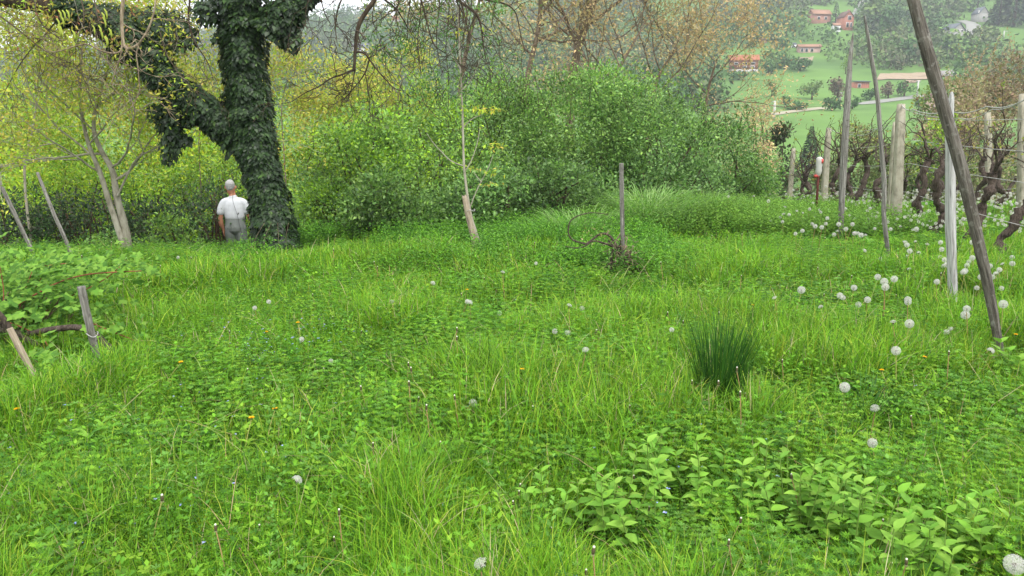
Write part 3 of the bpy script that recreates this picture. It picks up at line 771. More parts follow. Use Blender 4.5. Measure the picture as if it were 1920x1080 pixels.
# bare hanging branches
def hang(P, Y, r0, r1, twigs, seed, L=.45, tint=(.36, .31, .26), mat='bark', maxl=3, down=-.02, catkin=0):
    rg = np.random.default_rng(seed); q = smoothline(pline(P, Y)); rad = np.linspace(r0, r1, len(q)); b_ = MB()
    tube(b_, q, rad, 7, tint, wob=.08)
    out, tips = [], []
    for k in range(twigs):
        i = int(len(q) * (.25 + .74 * k / max(1, twigs - 1))); i = min(i, len(q) - 1)
        d = norm(norm(q[i] - q[i - 1]) * .6 + norm(rg.normal(size=3) * [1, .6, .8]))
        grow(out, tips, q[i], d, L * (.6 + .7 * rg.random()), rad[i] * .55, 1, maxl, rg, .5, down, (1, 2), .8, .68, 6, .6)
    for p_, r_, l_ in out: tube(b_, p_, np.maximum(r_, .0028), 4, tint, cap=False)
    b_.smooth = True; b_.build('branch', M[mat], ivy)
    return tips
YB_ = 8.6
tw = (.6, .55, .48)
hang([(735, -85), (712, -30), (702, 2), (686, 22), (671, 48), (667, 80), (665, 112), (664, 132)], YB_, .035, .014, 3, 1, .3)
hang([(664, 130), (645, 139), (620, 146), (598, 163), (575, 172), (548, 190)], YB_, .012, .004, 7, 2, .22)
hang([(668, 97), (684, 99), (693, 112), (706, 130), (722, 148), (738, 166), (752, 170)], YB_, .014, .004, 8, 3, .24)
hang([(692, 113), (685, 138), (668, 160), (655, 175), (640, 192)], YB_, .010, .004, 7, 4, .2)
hang([(665, 130), (662, 155), (655, 180), (650, 192)], YB_, .009, .003, 5, 5, .2)
hang([(685, 138), (690, 165), (694, 190), (693, 215)], YB_, .008, .003, 4, 6, .18)
hang([(800, -60), (845, -10), (872, 10), (893, 24), (902, 45), (905, 80), (912, 115)], 9.2, .024, .005, 7, 7, .35)
hang([(735, -85), (780, -70), (830, -40), (860, -10), (872, 30), (880, 70)], 8.9, .022, .005, 8, 8, .4)
hang([(735, -85), (770, -50), (790, 0), (800, 40), (812, 85), (835, 100)], 8.9, .016, .004, 9, 9, .35)
hang([(735, -85), (690, -60), (648, -20), (632, 20), (628, 50), (632, 80)], 8.8, .014, .004, 7, 10, .3)
hang([(660, -60), (620, -40), (600, -10), (608, 25), (620, 45)], 9.0, .012, .004, 6, 11, .3)
hang([(860, -20), (905, 0), (945, 5), (968, 20), (975, 60), (985, 100)], 10.5, .018, .004, 8, 12, .45)
for k, (x, y0, yl) in enumerate(((575, -40, 45), (700, -40, 55), (745, -50, 60), (765, -40, 95), (785, -40, 140), (820, -40, 120), (838, -30, 150), (858, -30, 130), (925, -30, 60), (880, -30, 100))):
    hang([(x, y0), (x + 6, (y0 * .5 + yl * .2)), (x - 4, yl * .6), (x + 5, yl)], 8.8 + .15 * k, .009, .003, 6, 20 + k, .34)
# left: pale hanging branch, dark twigs, thick bare limb end
hang([(235, -60), (232, -10), (228, 30), (229, 60), (232, 88), (243, 92), (258, 85), (268, 72), (280, 52), (290, 20), (292, -10)], 8.4, .022, .008, 5, 30, .25, (1.7, 1.6, 1.4))
hang([(230, 70), (229, 95), (218, 101), (200, 99), (182, 92), (165, 82), (150, 84), (130, 90), (105, 98), (85, 95)], 8.4, .013, .004, 9, 31, .3, (1.4, 1.3, 1.1))
hang([(229, 95), (222, 118), (214, 140), (208, 160), (225, 178)], 8.4, .009, .003, 5, 32, .25, (1.5, 1.4, 1.2))
hang([(262, 82), (255, 100), (258, 120), (261, 150), (262, 175), (246, 205), (215, 222)], 8.4, .009, .003, 7, 33, .28, (1.5, 1.4, 1.2))
hang([(355, -40), (356, 10), (352, 30), (360, 70), (372, 90), (392, 120), (400, 150)], 9.0, .014, .004, 7, 34, .3)
hang([(0, 30), (40, 60), (75, 90), (110, 110), (150, 125)], 8.9, .010, .003, 8, 35, .35, tw)
hang([(60, -10), (70, 30), (85, 55), (110, 70), (130, 95)], 8.9, .010, .003, 8, 36, .35, tw)
hang([(150, -10), (160, 30), (150, 60), (140, 100)], 8.8, .009, .003, 8, 37, .35, tw)
hang([(175, -10), (185, 40), (195, 80), (180, 130)], 8.8, .009, .003, 7, 38, .35, tw)
hang([(300, 60), (310, 100), (330, 130), (345, 150)], 8.8, .007, .003, 5, 39, .25, tw)
hang([(120, 20), (90, 60), (50, 100), (20, 150), (0, 190)], 9.2, .010, .003, 8, 42, .4, tw)
lf = MB()
cat = MB()
for k in range(50):      # young reddish leaves and green catkins on the left hanging twigs
    px, py = (random.uniform(0, 270), random.uniform(5, 95)); c = at(px, py, 8.6 + random.random() * .6)
    n = 7; leaves(lf, c + rng.normal(size=(n, 3)) * .04, rdir(n) + [0, 0, -.5], rdir(n), .055, .022, mixcol(n, [(.38, .18, .09), (.30, .27, .06), (.36, .30, .06), (.25, .33, .05)], None, .15))
for k in range(90):      # green leaf tufts round the top centre twigs
    px = random.uniform(690, 960); py = random.uniform(-10, 190) * (1 if px > 760 else .6); c = at(px, py, 8.9 + random.random() * 1.0)
    n = 16; leaves(lf, c + rng.normal(size=(n, 3)) * .06, rdir(n) + [0, 0, -.3], rdir(n), .05, .02, mixcol(n, [(.10, .24, .05), (.16, .28, .06), (.07, .17, .04)], None, .15))
lf.build('young_leaves', M['leaf'], ivy)
for k in range(26):
    px = random.choice([random.uniform(105, 135), random.uniform(170, 205)]); py = random.uniform(8, 85); c = at(px, py, 8.5)
    cat = MB(); tube(cat, [c, c + [.02, 0, -.03], c + [.025, 0, -.07], c + [.02, 0, -.11]], [.006, .010, .010, .005], 5, (.32, .38, .06)); cat.build('catkin', M['tint'], ivy)
# ================================================================== STAKES AND POLES
def pole(name, label, pts, rad, mat, cat='pole', sides=12, group=None, jag=0, wob=.10, sq=False):
    """pts are world points from the foot up"""
    pts = np.asarray(pts, float); q = smoothline(pts); r = np.interp(np.linspace(0, 1, len(q)), np.linspace(0, 1, len(rad)), rad)
    m_ = MB(); r = r * .9
    # resample for surface irregularity
    t = np.linspace(0, 1, 26); s = np.linspace(0, 1, len(q))
    Q = np.stack([np.interp(t, s, q[:, k]) for k in range(3)], 1); rr_ = np.interp(t, s, r)
    T = norm(np.gradient(Q, axis=0)); A = norm(np.cross(T, [0, 1, 0])); B = np.cross(T, A)
    th = np.arange(sides) / sides * 2 * math.pi
    ridge = 1 + wob * (rng.random(sides) - .5) * 2
    if sq: ridge = 1 / np.maximum(np.abs(np.cos(th + .4)), np.abs(np.sin(th + .4))) * .92
    R_ = rr_[:, None] * ridge[None] * (1 + .035 * rng.normal(size=(26, sides)))
    V = Q[:, None] + R_[..., None] * (np.cos(th)[None, :, None] * A[:, None] + np.sin(th)[None, :, None] * B[:, None])
    if jag:
        V[-1] += (rng.random((sides, 1)) ** 2 * jag) * T[-1]
        V[-2] += (rng.random((sides, 1)) - .5) * .01
    b = np.arange(25)[:, None] * sides; j = np.arange(sides)[None]; jn = (j + 1) % sides
    F = np.stack([b + j, b + jn, b + sides + jn, b + sides + j], -1).reshape(-1, 4)
    m_.add(V.reshape(-1, 3), [F, (np.arange(sides) + 25 * sides).reshape(1, -1), np.arange(sides)[::-1].reshape(1, -1)])
    o = m_.build(name, M[mat], loc=pts[0])
    R3 = Vector((pts[-1] - pts[0]).tolist()).to_track_quat('Z', 'Y').to_matrix()     # grain runs along the shaft
    n_ = len(o.data.vertices); co = np.zeros(n_ * 3, np.float32); o.data.vertices.foreach_get('co', co); co = co.reshape(-1, 3) @ np.array(R3)
    o.data.vertices.foreach_set('co', co.astype(np.float32).ravel()); o.rotation_euler = R3.to_euler()
    return tag(o, label, cat, group)
def foot(px, py, sink=.12):
    g_ = ground(px, py); return g_, g_ - [0, 0, sink]
g, f = foot(1889, 698); Y = g[1]
pole('leaning_pole', 'long dark cracked wooden pole leaning left in the right foreground', [f, at(1862, 585, Y), at(1832, 440, Y + .05), at(1790, 270, Y + .1), at(1745, 125, Y + .15), at(1712, 0, Y + .2), at(1695, -70, Y + .25)], [.026, .032, .041, .044, .045, .040, .037], 'wood_dark')
g, f = foot(1788, 592); Y = g[1]
pole('bleached_pole', 'bleached white upright wooden pole with splintered tip beside the dark leaning pole', [f, at(1786, 520, Y), at(1781, 400, Y), at(1782, 300, Y), at(1779, 225, Y), at(1783, 190, Y), at(1785, 172, Y)], [.038, .037, .040, .038, .032, .022, .005], 'wood_white', wob=.2)
g, f = foot(1577, 450); Y = g[1]
pole('tapered_pole', 'tall grey tapered wooden pole, left one of the two tall poles by the vines', [f, at(1577, 400, Y), at(1583, 290, Y), at(1590, 170, Y), at(1595, 100, Y), at(1599, 66, Y)], [.036, .042, .052, .045, .026, .010], 'wood_grey', wob=.16, jag=.05)
g, f = foot(1669, 496); Y = g[1]
pole('crooked_pole', 'thin crooked grey wooden pole standing between tapered pole and bleached pole', [f, at(1664, 455, Y), at(1656, 400, Y), at(1660, 350, Y), at(1652, 270, Y), at(1646, 175, Y), at(1632, 95, Y), at(1622, 35, Y)], [.016, .026, .028, .030, .026, .026, .022, .010], 'wood_grey', wob=.16, jag=.08)
g, f = foot(1168, 520); Y = g[1]
pole('slender_post', 'slender grey upright post with a dead vine round its foot mid meadow', [f, at(1168, 460, Y), at(1166, 380, Y), at(1165, 306, Y)], [.026, .025, .027, .026], 'wood_grey', cat='post', wob=.08)
PV = g
g, f = foot(905, 484); Y = g[1]
pole('split_stake', 'pale split wooden stake leaning left and tied to the sapling', [f + [-.06, 0, 0], at(888, 445, Y - .02), at(878, 405, Y - .02), at(871, 371, Y - .02)], [.030, .036, .042, .032], 'wood_tan', cat='stake', wob=.22, jag=.05)
tie = MB(); c = at(882, 394, Y - .02); tube(tie, [c + [math.cos(a) * .055, math.sin(a) * .055, .01 * math.sin(3 * a)] for a in np.linspace(0, 6.2, 14)], .004, 4)
tag(tie.build('twine_tie', M['wire'], loc=c), 'loop of pale twine binding sapling to split stake', 'twine')
g, f = foot(189, 706); Y = g[1]
pole('tied_stake', 'short weathered stake with a wire tie at the edge of the bramble', [f, at(180, 660, Y), at(165, 600, Y), at(152, 537, Y)], [.024, .026, .028, .028], 'wood_grey', cat='stake', wob=.1)
c = at(173, 627, Y); tie = MB(); tube(tie, [c + [math.cos(a) * .034, math.sin(a) * .034, .012 * math.sin(2 * a)] for a in np.linspace(0, 12.4, 26)], .003, 4)
tag(tie.build('wire_tie', M['wire'], loc=c), 'grey wire wound round the short stake by the bramble', 'wire')
g, f = foot(80, 728); Y = g[1]
pole('broken_stake', 'low broken stake leaning left at the lower edge of the bramble', [f, at(60, 695, Y), at(38, 655, Y), at(18, 615, Y)], [.016, .02, .022, .02], 'wood_tan', cat='stake', wob=.2)
g = ground(142, 505); Y = 8.2; b0 = at(145, 515, Y)
pole('leaning_stake', 'thin leaning stake rising behind the bramble, right one of the pair', [b0, at(128, 460, Y), at(100, 400, Y), at(70, 323, Y)], [.022, .024, .024, .018], 'wood_grey', cat='stake', group='leaning stakes behind the bramble')
b0 = at(70, 490, 8.6)
pole('leaning_stake', 'thin leaning stake at the left edge, left one of the pair', [b0, at(48, 445, 8.6), at(20, 385, 8.6), at(-5, 335, 8.6)], [.022, .026, .027, .022], 'wood_grey', cat='stake', group='leaning stakes behind the bramble')

# ---- rod with a plastic bottle
g, f = foot(1531, 413); Y = g[1]
m_ = MB(); tube(m_, [f, at(1532, 370, Y), at(1535, 318, Y)], .022, 8); tag(m_.build('rusty_rod', M['rust'], loc=f), 'dark red rusty metal rod standing at the edge of the vineyard', 'rod')
bt = thing('plastic_bottle', 'cloudy plastic bottle with red label put upside down on the rusty rod', 'bottle', at(1535, 335, Y))
m_, nt, b = new_mat('cloudy_plastic'); b.inputs['Base Color'].default_value = (.62, .60, .56, 1); b.inputs['Roughness'].default_value = .3; b.inputs['Transmission Weight'].default_value = .25; M['plastic'] = m_
m_, nt, b = new_mat('red_plastic'); b.inputs['Base Color'].default_value = (.55, .07, .06, 1); b.inputs['Roughness'].default_value = .4; M['red'] = m_
mm = MB(); mm.smooth = True; c0 = at(1534, 334, Y); c1 = at(1537, 294, Y)
tt = np.array([0, .08, .2, .35, .5, .65, .8, .93, .98, 1]); rd = np.array([.018, .02, .045, .055, .05, .055, .056, .052, .035, .01])
tube(mm, c0 + (c1 - c0) * tt[:, None], rd, 14); mm.build('bottle_body', M['plastic'], bt)
mm = MB(); tube(mm, [c0 + (c1 - c0) * .70 + [.02, -.006, 0], c0 + (c1 - c0) * .90 + [.02, -.006, 0]], .048, 14); mm.build('label_band', M['red'], bt)
mm = MB(); tube(mm, [at(1527, 331, Y), at(1536, 328, Y)], [.03, .028], 10, (1, 1, 1)); mm.build('cap', M['red'], bt)

# ================================================================== VINEYARD
ROWS = [('nearest', 6.43), ('middle', 9.2), ('far', 11.7), ('farthest', 14.4)]
def rowx(k, y): return ROWS[k][1] + .19 * (y - 12.2)
ORD = ['first', 'second', 'third', 'fourth', 'fifth', 'sixth', 'seventh', 'eighth', 'ninth', 'tenth', 'eleventh', 'twelfth', 'thirteenth', 'fourteenth', 'fifteenth', 'sixteenth', 'seventeenth', 'eighteenth']
def cpost(label, foot_, top, w, slant=.0):
    m_ = MB(); foot_ = np.asarray(foot_); top = np.asarray(top)
    n = 10; th = np.array([[-1, -1], [-.75, -1.1], [.75, -1.1], [1, -1], [1.08, 0], [1, 1], [-1, 1], [-1.08, 0]])
    V = []
    for k in range(n + 1):
        t = k / n; c = foot_ + (top - foot_) * t; s = w / 2 * (1.12 - .3 * t) * (1 if k < n else .8)
        ring = np.stack([th[:, 0] * s, th[:, 1] * s * .8, np.zeros(8)], 1) + rng.normal(size=(8, 3)) * .0025
        V.append(c + ring)
    V = np.concatenate(V); b = np.arange(n)[:, None] * 8; j = np.arange(8)[None]; jn = (j + 1) % 8
    F = np.stack([b + j, b + jn, b + 8 + jn, b + 8 + j], -1).reshape(-1, 4)
    m_.add(V, [F, (np.arange(8) + n * 8).reshape(1, -1), np.arange(8)[::-1].reshape(1, -1)])
    return tag(m_.build('concrete_post', M['concrete'], loc=foot_), label, 'post', 'concrete vineyard posts')
posts = []
def cp(px0, pyt, px1, Y, w, label):
    top = at(px0, pyt, Y); bot = at(px1, 400, Y); bot[2] = float(H(bot[0], Y)) - .2; posts.append(top); return cpost(label, bot, top, w)
cp(1690, 195, 1683, 12.0, .135, 'thick pale concrete post behind the crooked pole, nearest of the vineyard posts')
cp(1679, 229, 1672, 12.6, .10, 'narrow concrete post half hidden left of the thick pale one')
cp(1554, 240, 1543, 17.2, .125, 'slanting concrete post just left of the tapered grey pole')
cp(1488, 278, 1478, 22.0, .125, 'most distant concrete post at the left end of the vineyard')
cp(1918, 176, 1922, 13.5, .15, 'concrete post cut by the right edge of the picture')
cp(1852, 210, 1858, 19.0, .15, 'concrete post right of the dark leaning pole, wires passing in front')
cp(1789, 255, 1789, 24.0, .13, 'short looking concrete post far behind the bleached pole')
def wire(pts, label, r=.0035, g_='wires of the vine trellis'):
    pts = np.asarray(pts, float); P = []
    for a, b in zip(pts[:-1], pts[1:]):
        n = 10
        for k in range(n):
            t = k / n; P.append(a * (1 - t) + b * t + [0, 0, -.05 * 4 * t * (1 - t) + .004 * random.random()])
    P.append(pts[-1]); m_ = MB(); tube(m_, P, r, 5); return tag(m_.build('trellis_wire', M['wire'], loc=pts[0]), label, 'wire', g_)
HT = ['topmost', 'second highest', 'third highest', 'lowest']
for k, ys in ((0, [5.0, 12.0, 17.2, 22.0]), (1, [6.5, 13.5, 19.5, 25]), (2, [12, 18.5, 25])):
    for j, hh in enumerate((1.78, 1.42, 1.08, .62)):
        pts = []
        for y in ys:
            x = rowx(k, y)
            pts.append([x, y, float(H(x, y)) + hh + random.uniform(-.05, .05)])
        wire(pts, f'{HT[j]} wire strung along the {ROWS[k][0]} row of vines', r=.0042 if k == 0 else .0055)
wire([posts[0], at(1712, 205, 11.5), at(1780, 208, 10.0), at(1850, 200, 9.0), at(1930, 183, 8.0)], 'slack twisted wire from the thick concrete post top to the right edge', .0065)
wire([posts[0] - [0, 0, .05], at(1800, 222, 10), at(1860, 205, 9), at(1930, 180, 8.1)], 'second slack wire rising right from the thick concrete post', .005)
wire([posts[2], at(1600, 252, 15), at(1640, 245, 13.5), posts[0]], 'sagging wire between slanting concrete post and thick concrete post', .006)

VL = [(.32, .38, .06), (.25, .34, .06), (.36, .30, .09)]
def vine(x, y, label, seed, h=1.0, r=.055, canes=5, budn=8, group=None, big=1.0, lean=None):
    rg = np.random.default_rng(seed); gz = float(H(x, y)); root = thing('grapevine', label, 'grapevine', (x, y, gz), group)
    lean = rg.normal() * .16 if lean is None else lean
    pts = [np.array([x, y, gz - .12])]; n = 7
    for k in range(1, n + 1):
        t = k / n; pts.append(np.array([x + lean * t + rg.normal() * .055, y + rg.normal() * .05, gz + h * .80 * t]))
    q = smoothline(pts); m_ = MB(); rad = r * (1.15 - .35 * np.linspace(0, 1, len(q))) * (1 + .22 * rg.normal(size=len(q)))
    rad[-4:] *= 1.35
    tube(m_, q, rad, 10, wob=.22); m_.smooth = True; m_.build('trunk', M['vinebark'], root)
    tips = []
    for k in range(canes):
        s = rg.choice([-1, 1]); out = []
        d = norm([s * .35 * rg.random() + .1 * s, s * (.4 + rg.random()), .7 + rg.random() * .5])
        grow(out, tips, q[-1 - rg.integers(0, 5)], d, (.32 + .3 * rg.random()) * big, r * .36, 2, 4, rg, .65, .10, (1, 2), .7, .72, 6, .6)
        c_ = MB()
        for p_, r_, l_ in out: tube(c_, p_, np.maximum(r_, .0032), 5, cap=False)
        c_.smooth = True; c_.build('cane', M['vinebark'], root)
    if budn and tips:
        lf = MB(); idx = rg.choice(len(tips), min(budn, len(tips)), replace=False)
        for i in idx:
            m2 = 4; leaves(lf, tips[i][0] + rg.normal(size=(m2, 3)) * .02, rdir(m2, rg) + [0, 0, .4], rdir(m2, rg), .045, .035, mixcol(m2, VL, None, .15, rg))
        lf.build('young_leaves', M['leaf'], root)
    return root
sd = 200
for k, (y0, n, st) in enumerate(((8.6, 14, 1.02), (10.4, 13, 1.1), (14.2, 10, 1.15), (18.0, 7, 1.2))):
    for i in range(n):
        y = y0 + i * st + rng.normal() * .08; x = rowx(k, y) + rng.normal() * .05; sd += 1
        lab = f'gnarled dark vine stock, {ORD[i]} from the front in the {ROWS[k][0]} row'
        vine(x, y, lab, sd, h=1.25 + .15 * rng.random(), r=.054 if k < 2 else .045, canes=(4, 2, 1, 1)[k], budn=8, group='grapevines of the vineyard')
# dead vine round the slender post
M['vinebark2'] = noise_mat('dry_vine_twigs', [(.06, .045, .03), (.20, .15, .10), (.40, .33, .24)], (25, 25, 25), bump=.5)
dv = thing('dead_vine', 'dead woody vine with arms curling left from the slender grey post', 'dead vine', PV)
Y = PV[1]
for P, r0, r1 in (([(1172, 520), (1168, 495), (1160, 470), (1150, 450), (1140, 438), (1125, 438), (1112, 448), (1100, 458), (1088, 455), (1072, 450), (1065, 438), (1066, 422), (1072, 410), (1090, 402), (1110, 398), (1140, 402)], .016, .004),
                  ([(1165, 475), (1150, 462), (1130, 455), (1112, 450), (1098, 462), (1080, 466), (1060, 462)], .014, .004),
                  ([(1165, 500), (1172, 480), (1160, 465), (1166, 450)], .030, .012), ([(1150, 505), (1146, 480), (1152, 462), (1140, 450)], .018, .006)):
    b_ = MB(); q = smoothline(pline(P, Y + rng.normal() * .03)); tube(b_, q, np.linspace(r0, r1, len(q)), 6, wob=.15); b_.build('branch', M['vinebark'], dv)
b_ = MB()
for k in range(150):
    c = at(1166 + random.gauss(0, 12), 478 + random.gauss(0, 16), Y + random.gauss(0, .06)); out = []; tip = []
    grow(out, tip, c, norm(rng.normal(size=3) + [0, 0, -.3]), .13, .006, 3, 3, rng, .8, -.1)
    for p_, r_, l_ in out: tube(b_, p_, np.maximum(r_, .0022), 4, cap=False)
b_.build('twig_tangle', M['vinebark2'], dv)
lf = MB(); n = 420; c = at(1160, 492, Y - .03); leaves(lf, c + rng.normal(size=(n, 3)) * [.085, .05, .10], rdir(n), rdir(n), .028, .018, mixcol(n, SD, None, .2))
n = 30; c = at(1120, 437, Y); leaves(lf, c + rng.normal(size=(n, 3)) * [.13, .05, .05], rdir(n), rdir(n), .03, .02, mixcol(n, [(.45, .42, .2), (.35, .36, .1)], None, .1))
lf.build('leaves', M['leaf'], dv)

# ================================================================== BRAMBLE (left)
gb = ground(60, 700)
br = thing('bramble', 'leafy bramble with arching reddish canes at the left edge', 'bramble', gb)
canes = [([(-60, 640), (0, 595), (60, 555), (110, 528), (160, 514), (215, 510), (265, 508)], 5.2, .007), ([(-40, 530), (0, 520), (50, 503), (100, 496), (150, 492)], 5.9, .006), ([(-40, 590), (20, 605), (60, 622), (110, 650), (150, 670)], 5.0, .006),
         ([(170, 605), (210, 622), (245, 635), (283, 652)], 4.9, .004), ([(-20, 700), (30, 620), (40, 560), (60, 510)], 5.3, .006), ([(60, 720), (50, 640), (48, 570), (90, 500)], 5.4, .006), ([(60, 600), (120, 560), (190, 530), (225, 500)], 5.5, .005),
         ([(0, 720), (-10, 640), (10, 560), (0, 500)], 5.2, .006), ([(100, 740), (110, 690), (85, 640)], 4.8, .005)]
lf = MB()
def trifol(c, up, s, n, r=None):
    r = r or rng
    for _ in range(n):
        cc = c + r.normal(size=3) * .07; u_ = norm(np.array([0, -.35, 1.]) + r.normal(size=3) * .4); a0 = r.random() * 6.28
        A = norm(np.cross(u_, [1, .1, 0])); B = np.cross(u_, A); a = a0 + np.array([0, 1.35, -1.35, 2.5, -2.5])[:3 + 2 * (r.random() < .4)]
        D = np.cos(a)[:, None] * A + np.sin(a)[:, None] * B - u_ * .12; m_ = len(a); ss = s * (.7 + .6 * r.random())
        leaves(lf, np.repeat(cc[None], m_, 0), D, np.repeat(u_[None], m_, 0), ss, ss * .72, mixcol(m_, [(.15, .31, .04), (.20, .37, .055), (.085, .20, .03)], None, .14, r), -.14)
for P, Y, r0 in canes:
    Y = Y + .1; q = smoothline(pline(P, Y)); b_ = MB(); tube(b_, q, np.linspace(r0, .003, len(q)), 6, (.30, .10, .06)); b_.build('cane', M['tint'], br)
    for i in range(2, len(q), 1): trifol(q[i] + [0, 0, .03], None, .042, 4)
for k in range(620):
    px = random.gauss(75, 75); py = random.uniform(492, 720); 
    if px > 255 - abs(py - 560) * .8 or px < -120: continue
    if py > 615 and random.random() < .8: continue
    trifol(at(px, py, 5.4 + random.random() * .9 - (py - 480) / 240 * .5), None, .046, 2)
for k in range(60): trifol(at(random.uniform(-40, 270), random.uniform(470, 530), 6.3 + random.random() * .5), None, .045, 3)
for k in range(40): trifol(at(random.gauss(120, 35), random.uniform(660, 760), 4.6), None, .045, 1)
n = 1100; c = np.array([at(random.uniform(-60, 80), random.uniform(560, 700), 5.6 + random.random() * .4) for _ in range(n)])
leaves(lf, c, rdir(n), rdir(n), .045, .03, mixcol(n, [(.05, .12, .03), (.035, .085, .022)], None, .2))
lf.build('foliage', M['leaf'], br)
b_ = MB()
for k in range(46):
    p0 = at(random.uniform(-60, 120), random.uniform(690, 740), 5.4); p1 = at(random.uniform(-60, 150), random.uniform(540, 640), 5.5)
    tube(b_, smoothline([p0, (p0 + p1) / 2 + rng.normal(size=3) * .1, p1]), .0045, 4, (.22, .15, .10))
b_.build('stem', M['tint'], br)
ov = thing('old_vine_limb', 'old brown vine limb arching low to the ground by the tied stake', 'dead wood', ground(228, 690))
b_ = MB(); q = smoothline(pline([(-60, 600), (0, 618), (50, 628), (90, 618), (135, 613), (165, 616), (190, 636), (212, 660), (228, 684)], [5.3, 5.2, 5.1, 5.0, 5.0, 4.95, 4.9, 4.85, 4.8])); tube(b_, q, np.linspace(.02, .024, len(q)), 9, wob=.15); b_.smooth = True; b_.build('trunk', M['vinebark'], ov)
b_ = MB(); tube(b_, smoothline(pline([(-30, 560), (10, 600), (40, 650), (60, 690), (75, 722)], 5.0)), .018, 8, wob=.15); b_.build('branch', M['vinebark'], ov)
b_ = MB(); tube(b_, smoothline(pline([(0, 605), (30, 625), (55, 640), (80, 650)], 5.05)), .02, 8, wob=.15); b_.build('branch', M['vinebark'], ov)

# ================================================================== BROADLEAF SHOOTS (foreground right)
def broadleaf(mb, P, D, N, L, W, col):
    n = len(P); D = norm(D); Sd = norm(np.cross(D, N)); N = np.cross(Sd, D)
    ts = np.array([0, .15, .35, .6, .82, 1.0]); ws = np.array([.05, .62, 1, .86, .45, 0.02])
    V = []
    for t, w_ in zip(ts, ws):
        c = P + D * (L * t)[:, None] - N * (L * .22 * t * t)[:, None]
        V += [c - Sd * (W * w_ * .5)[:, None] + N * (W * w_ * .13)[:, None], c, c + Sd * (W * w_ * .5)[:, None] + N * (W * w_ * .13)[:, None]]
    V = np.stack(V, 1); b = np.arange(n)[:, None] * 18; F = []
    for k in range(5):
        o = k * 3; F += [b + np.array([[o, o + 1, o + 4, o + 3]]), b + np.array([[o + 1, o + 2, o + 5, o + 4]])]
    mb.add(V.reshape(-1, 3), np.concatenate(F), np.repeat(col, 18, 0))
def shoots(label, pxs, h, nsh, sp, seed, L=.065):
    rg = np.random.default_rng(seed); g_ = ground(pxs[0], pxs[1]); root = thing('broadleaf_plant', label, 'leafy plant', g_, 'light green broadleaf shoots in the foreground')
    lf = MB(); st = MB()
    for s in range(nsh):
        x, y = g_[0] + rg.normal() * sp[0], g_[1] + rg.normal() * sp[1]; z0 = float(H(x, y)); hh = h * (.6 + .55 * rg.random()); ln = rg.normal(size=2) * .15
        pts = np.array([[x + ln[0] * hh * t, y + ln[1] * hh * t, z0 + hh * t] for t in np.linspace(0, 1, 6)])
        tube(st, pts, np.linspace(.0035, .002, 6), 5, (.16, .26, .05), cap=False)
        nw = 5
        for k in range(nw):
            t = .35 + .65 * k / (nw - 1); c = pts[0] + (pts[-1] - pts[0]) * t; a = k * 1.57 + rg.random() * .5 + np.array([0, math.pi])
            up = .15 + .75 * (k / (nw - 1)) ** 2; D = np.stack([np.cos(a), np.sin(a), np.full(2, up)], 1); sz = L * (1.1 - .35 * k / (nw - 1)) * (.8 + .4 * rg.random(2))
            broadleaf(lf, np.repeat(c[None], 2, 0), D, np.array([[0, 0, 1.]] * 2) + rg.normal(size=(2, 3)) * .15, sz, sz * .52, mixcol(2, [(.21, .42, .05), (.17, .36, .05), (.26, .46, .07)], None, .12, rg))
    lf.build('leaves', M['leaf'], root); st.build('stem', M['tint'], root)
shoots('light green broadleaf shoots at the left end of the lower right patch', (1125, 1010), .27, 17, (.11, .07), 1)
shoots('small light green broadleaf shoots in grass below the dark tall tuft', (1250, 940), .26, 14, (.12, .07), 2)
shoots('light green broadleaf shoots at the middle of the lower right patch', (1450, 1000), .30, 14, (.13, .07), 3)
shoots('light green broadleaf shoots nearest the seed head standing on its own stem', (1560, 1030), .30, 13, (.10, .07), 4)
shoots('biggest light green broadleaf shoots at the bottom edge, lower right', (1690, 1115), .31, 14, (.12, .07), 5, .072)
shoots('light green broadleaf shoots near the bottom right corner', (1800, 1080), .26, 8, (.09, .07), 6)
shoots('broad light leaves beside the foot of the dark leaning pole', (1890, 735), .26, 5, (.05, .05), 7, .10)
shoots('single pale broadleaf sprout low in the grass at the left', (145, 875), .16, 5, (.04, .04), 8, .10)
# ================================================================== DANDELIONS
def sphere_pts(n):
    i = np.arange(n) + .5; ph = np.arccos(1 - 2 * i / n); th = math.pi * (1 + 5 ** .5) * i
    return np.stack([np.cos(th) * np.sin(ph), np.sin(th) * np.sin(ph), np.cos(ph)], 1)
def clock_head(c, r=.024, n=130, part=1.0, seed=0):
    rg = np.random.default_rng(seed); m = MB(); d = sphere_pts(n)
    if part < 1: d = d[(norm(d) @ norm(np.array([.3, .2, .5]))) > 1 - 2 * part]
    n = len(d); d = norm(d + rg.normal(size=(n, 3)) * .05)
    # filament
    A = norm(np.cross(d, rdir(n, rg))); B = np.cross(d, A)
    W = .00035
    V = np.stack([d * r * .18 + A * W, d * r * .18 - A * W, d * r * .88 - A * W, d * r * .88 + A * W], 1) + c
    m.add(V.reshape(-1, 3), np.arange(n)[:, None] * 4 + np.arange(4)[None], (.70, .68, .62))
    k = 7
    for j in range(k):
        a = j / k * 6.283 + rg.random(n)
        e = norm(np.cos(a)[:, None] * A + np.sin(a)[:, None] * B + d * .35); s = norm(np.cross(e, d))
        p = d * r * .86; tip = p + e * r * .30
        V = np.stack([p - s * .0004, p + s * .0004, tip + s * .00045, tip - s * .00045], 1) + c
        m.add(V.reshape(-1, 3), np.arange(n)[:, None] * 4 + np.arange(4)[None], (.74, .73, .69))
    return m
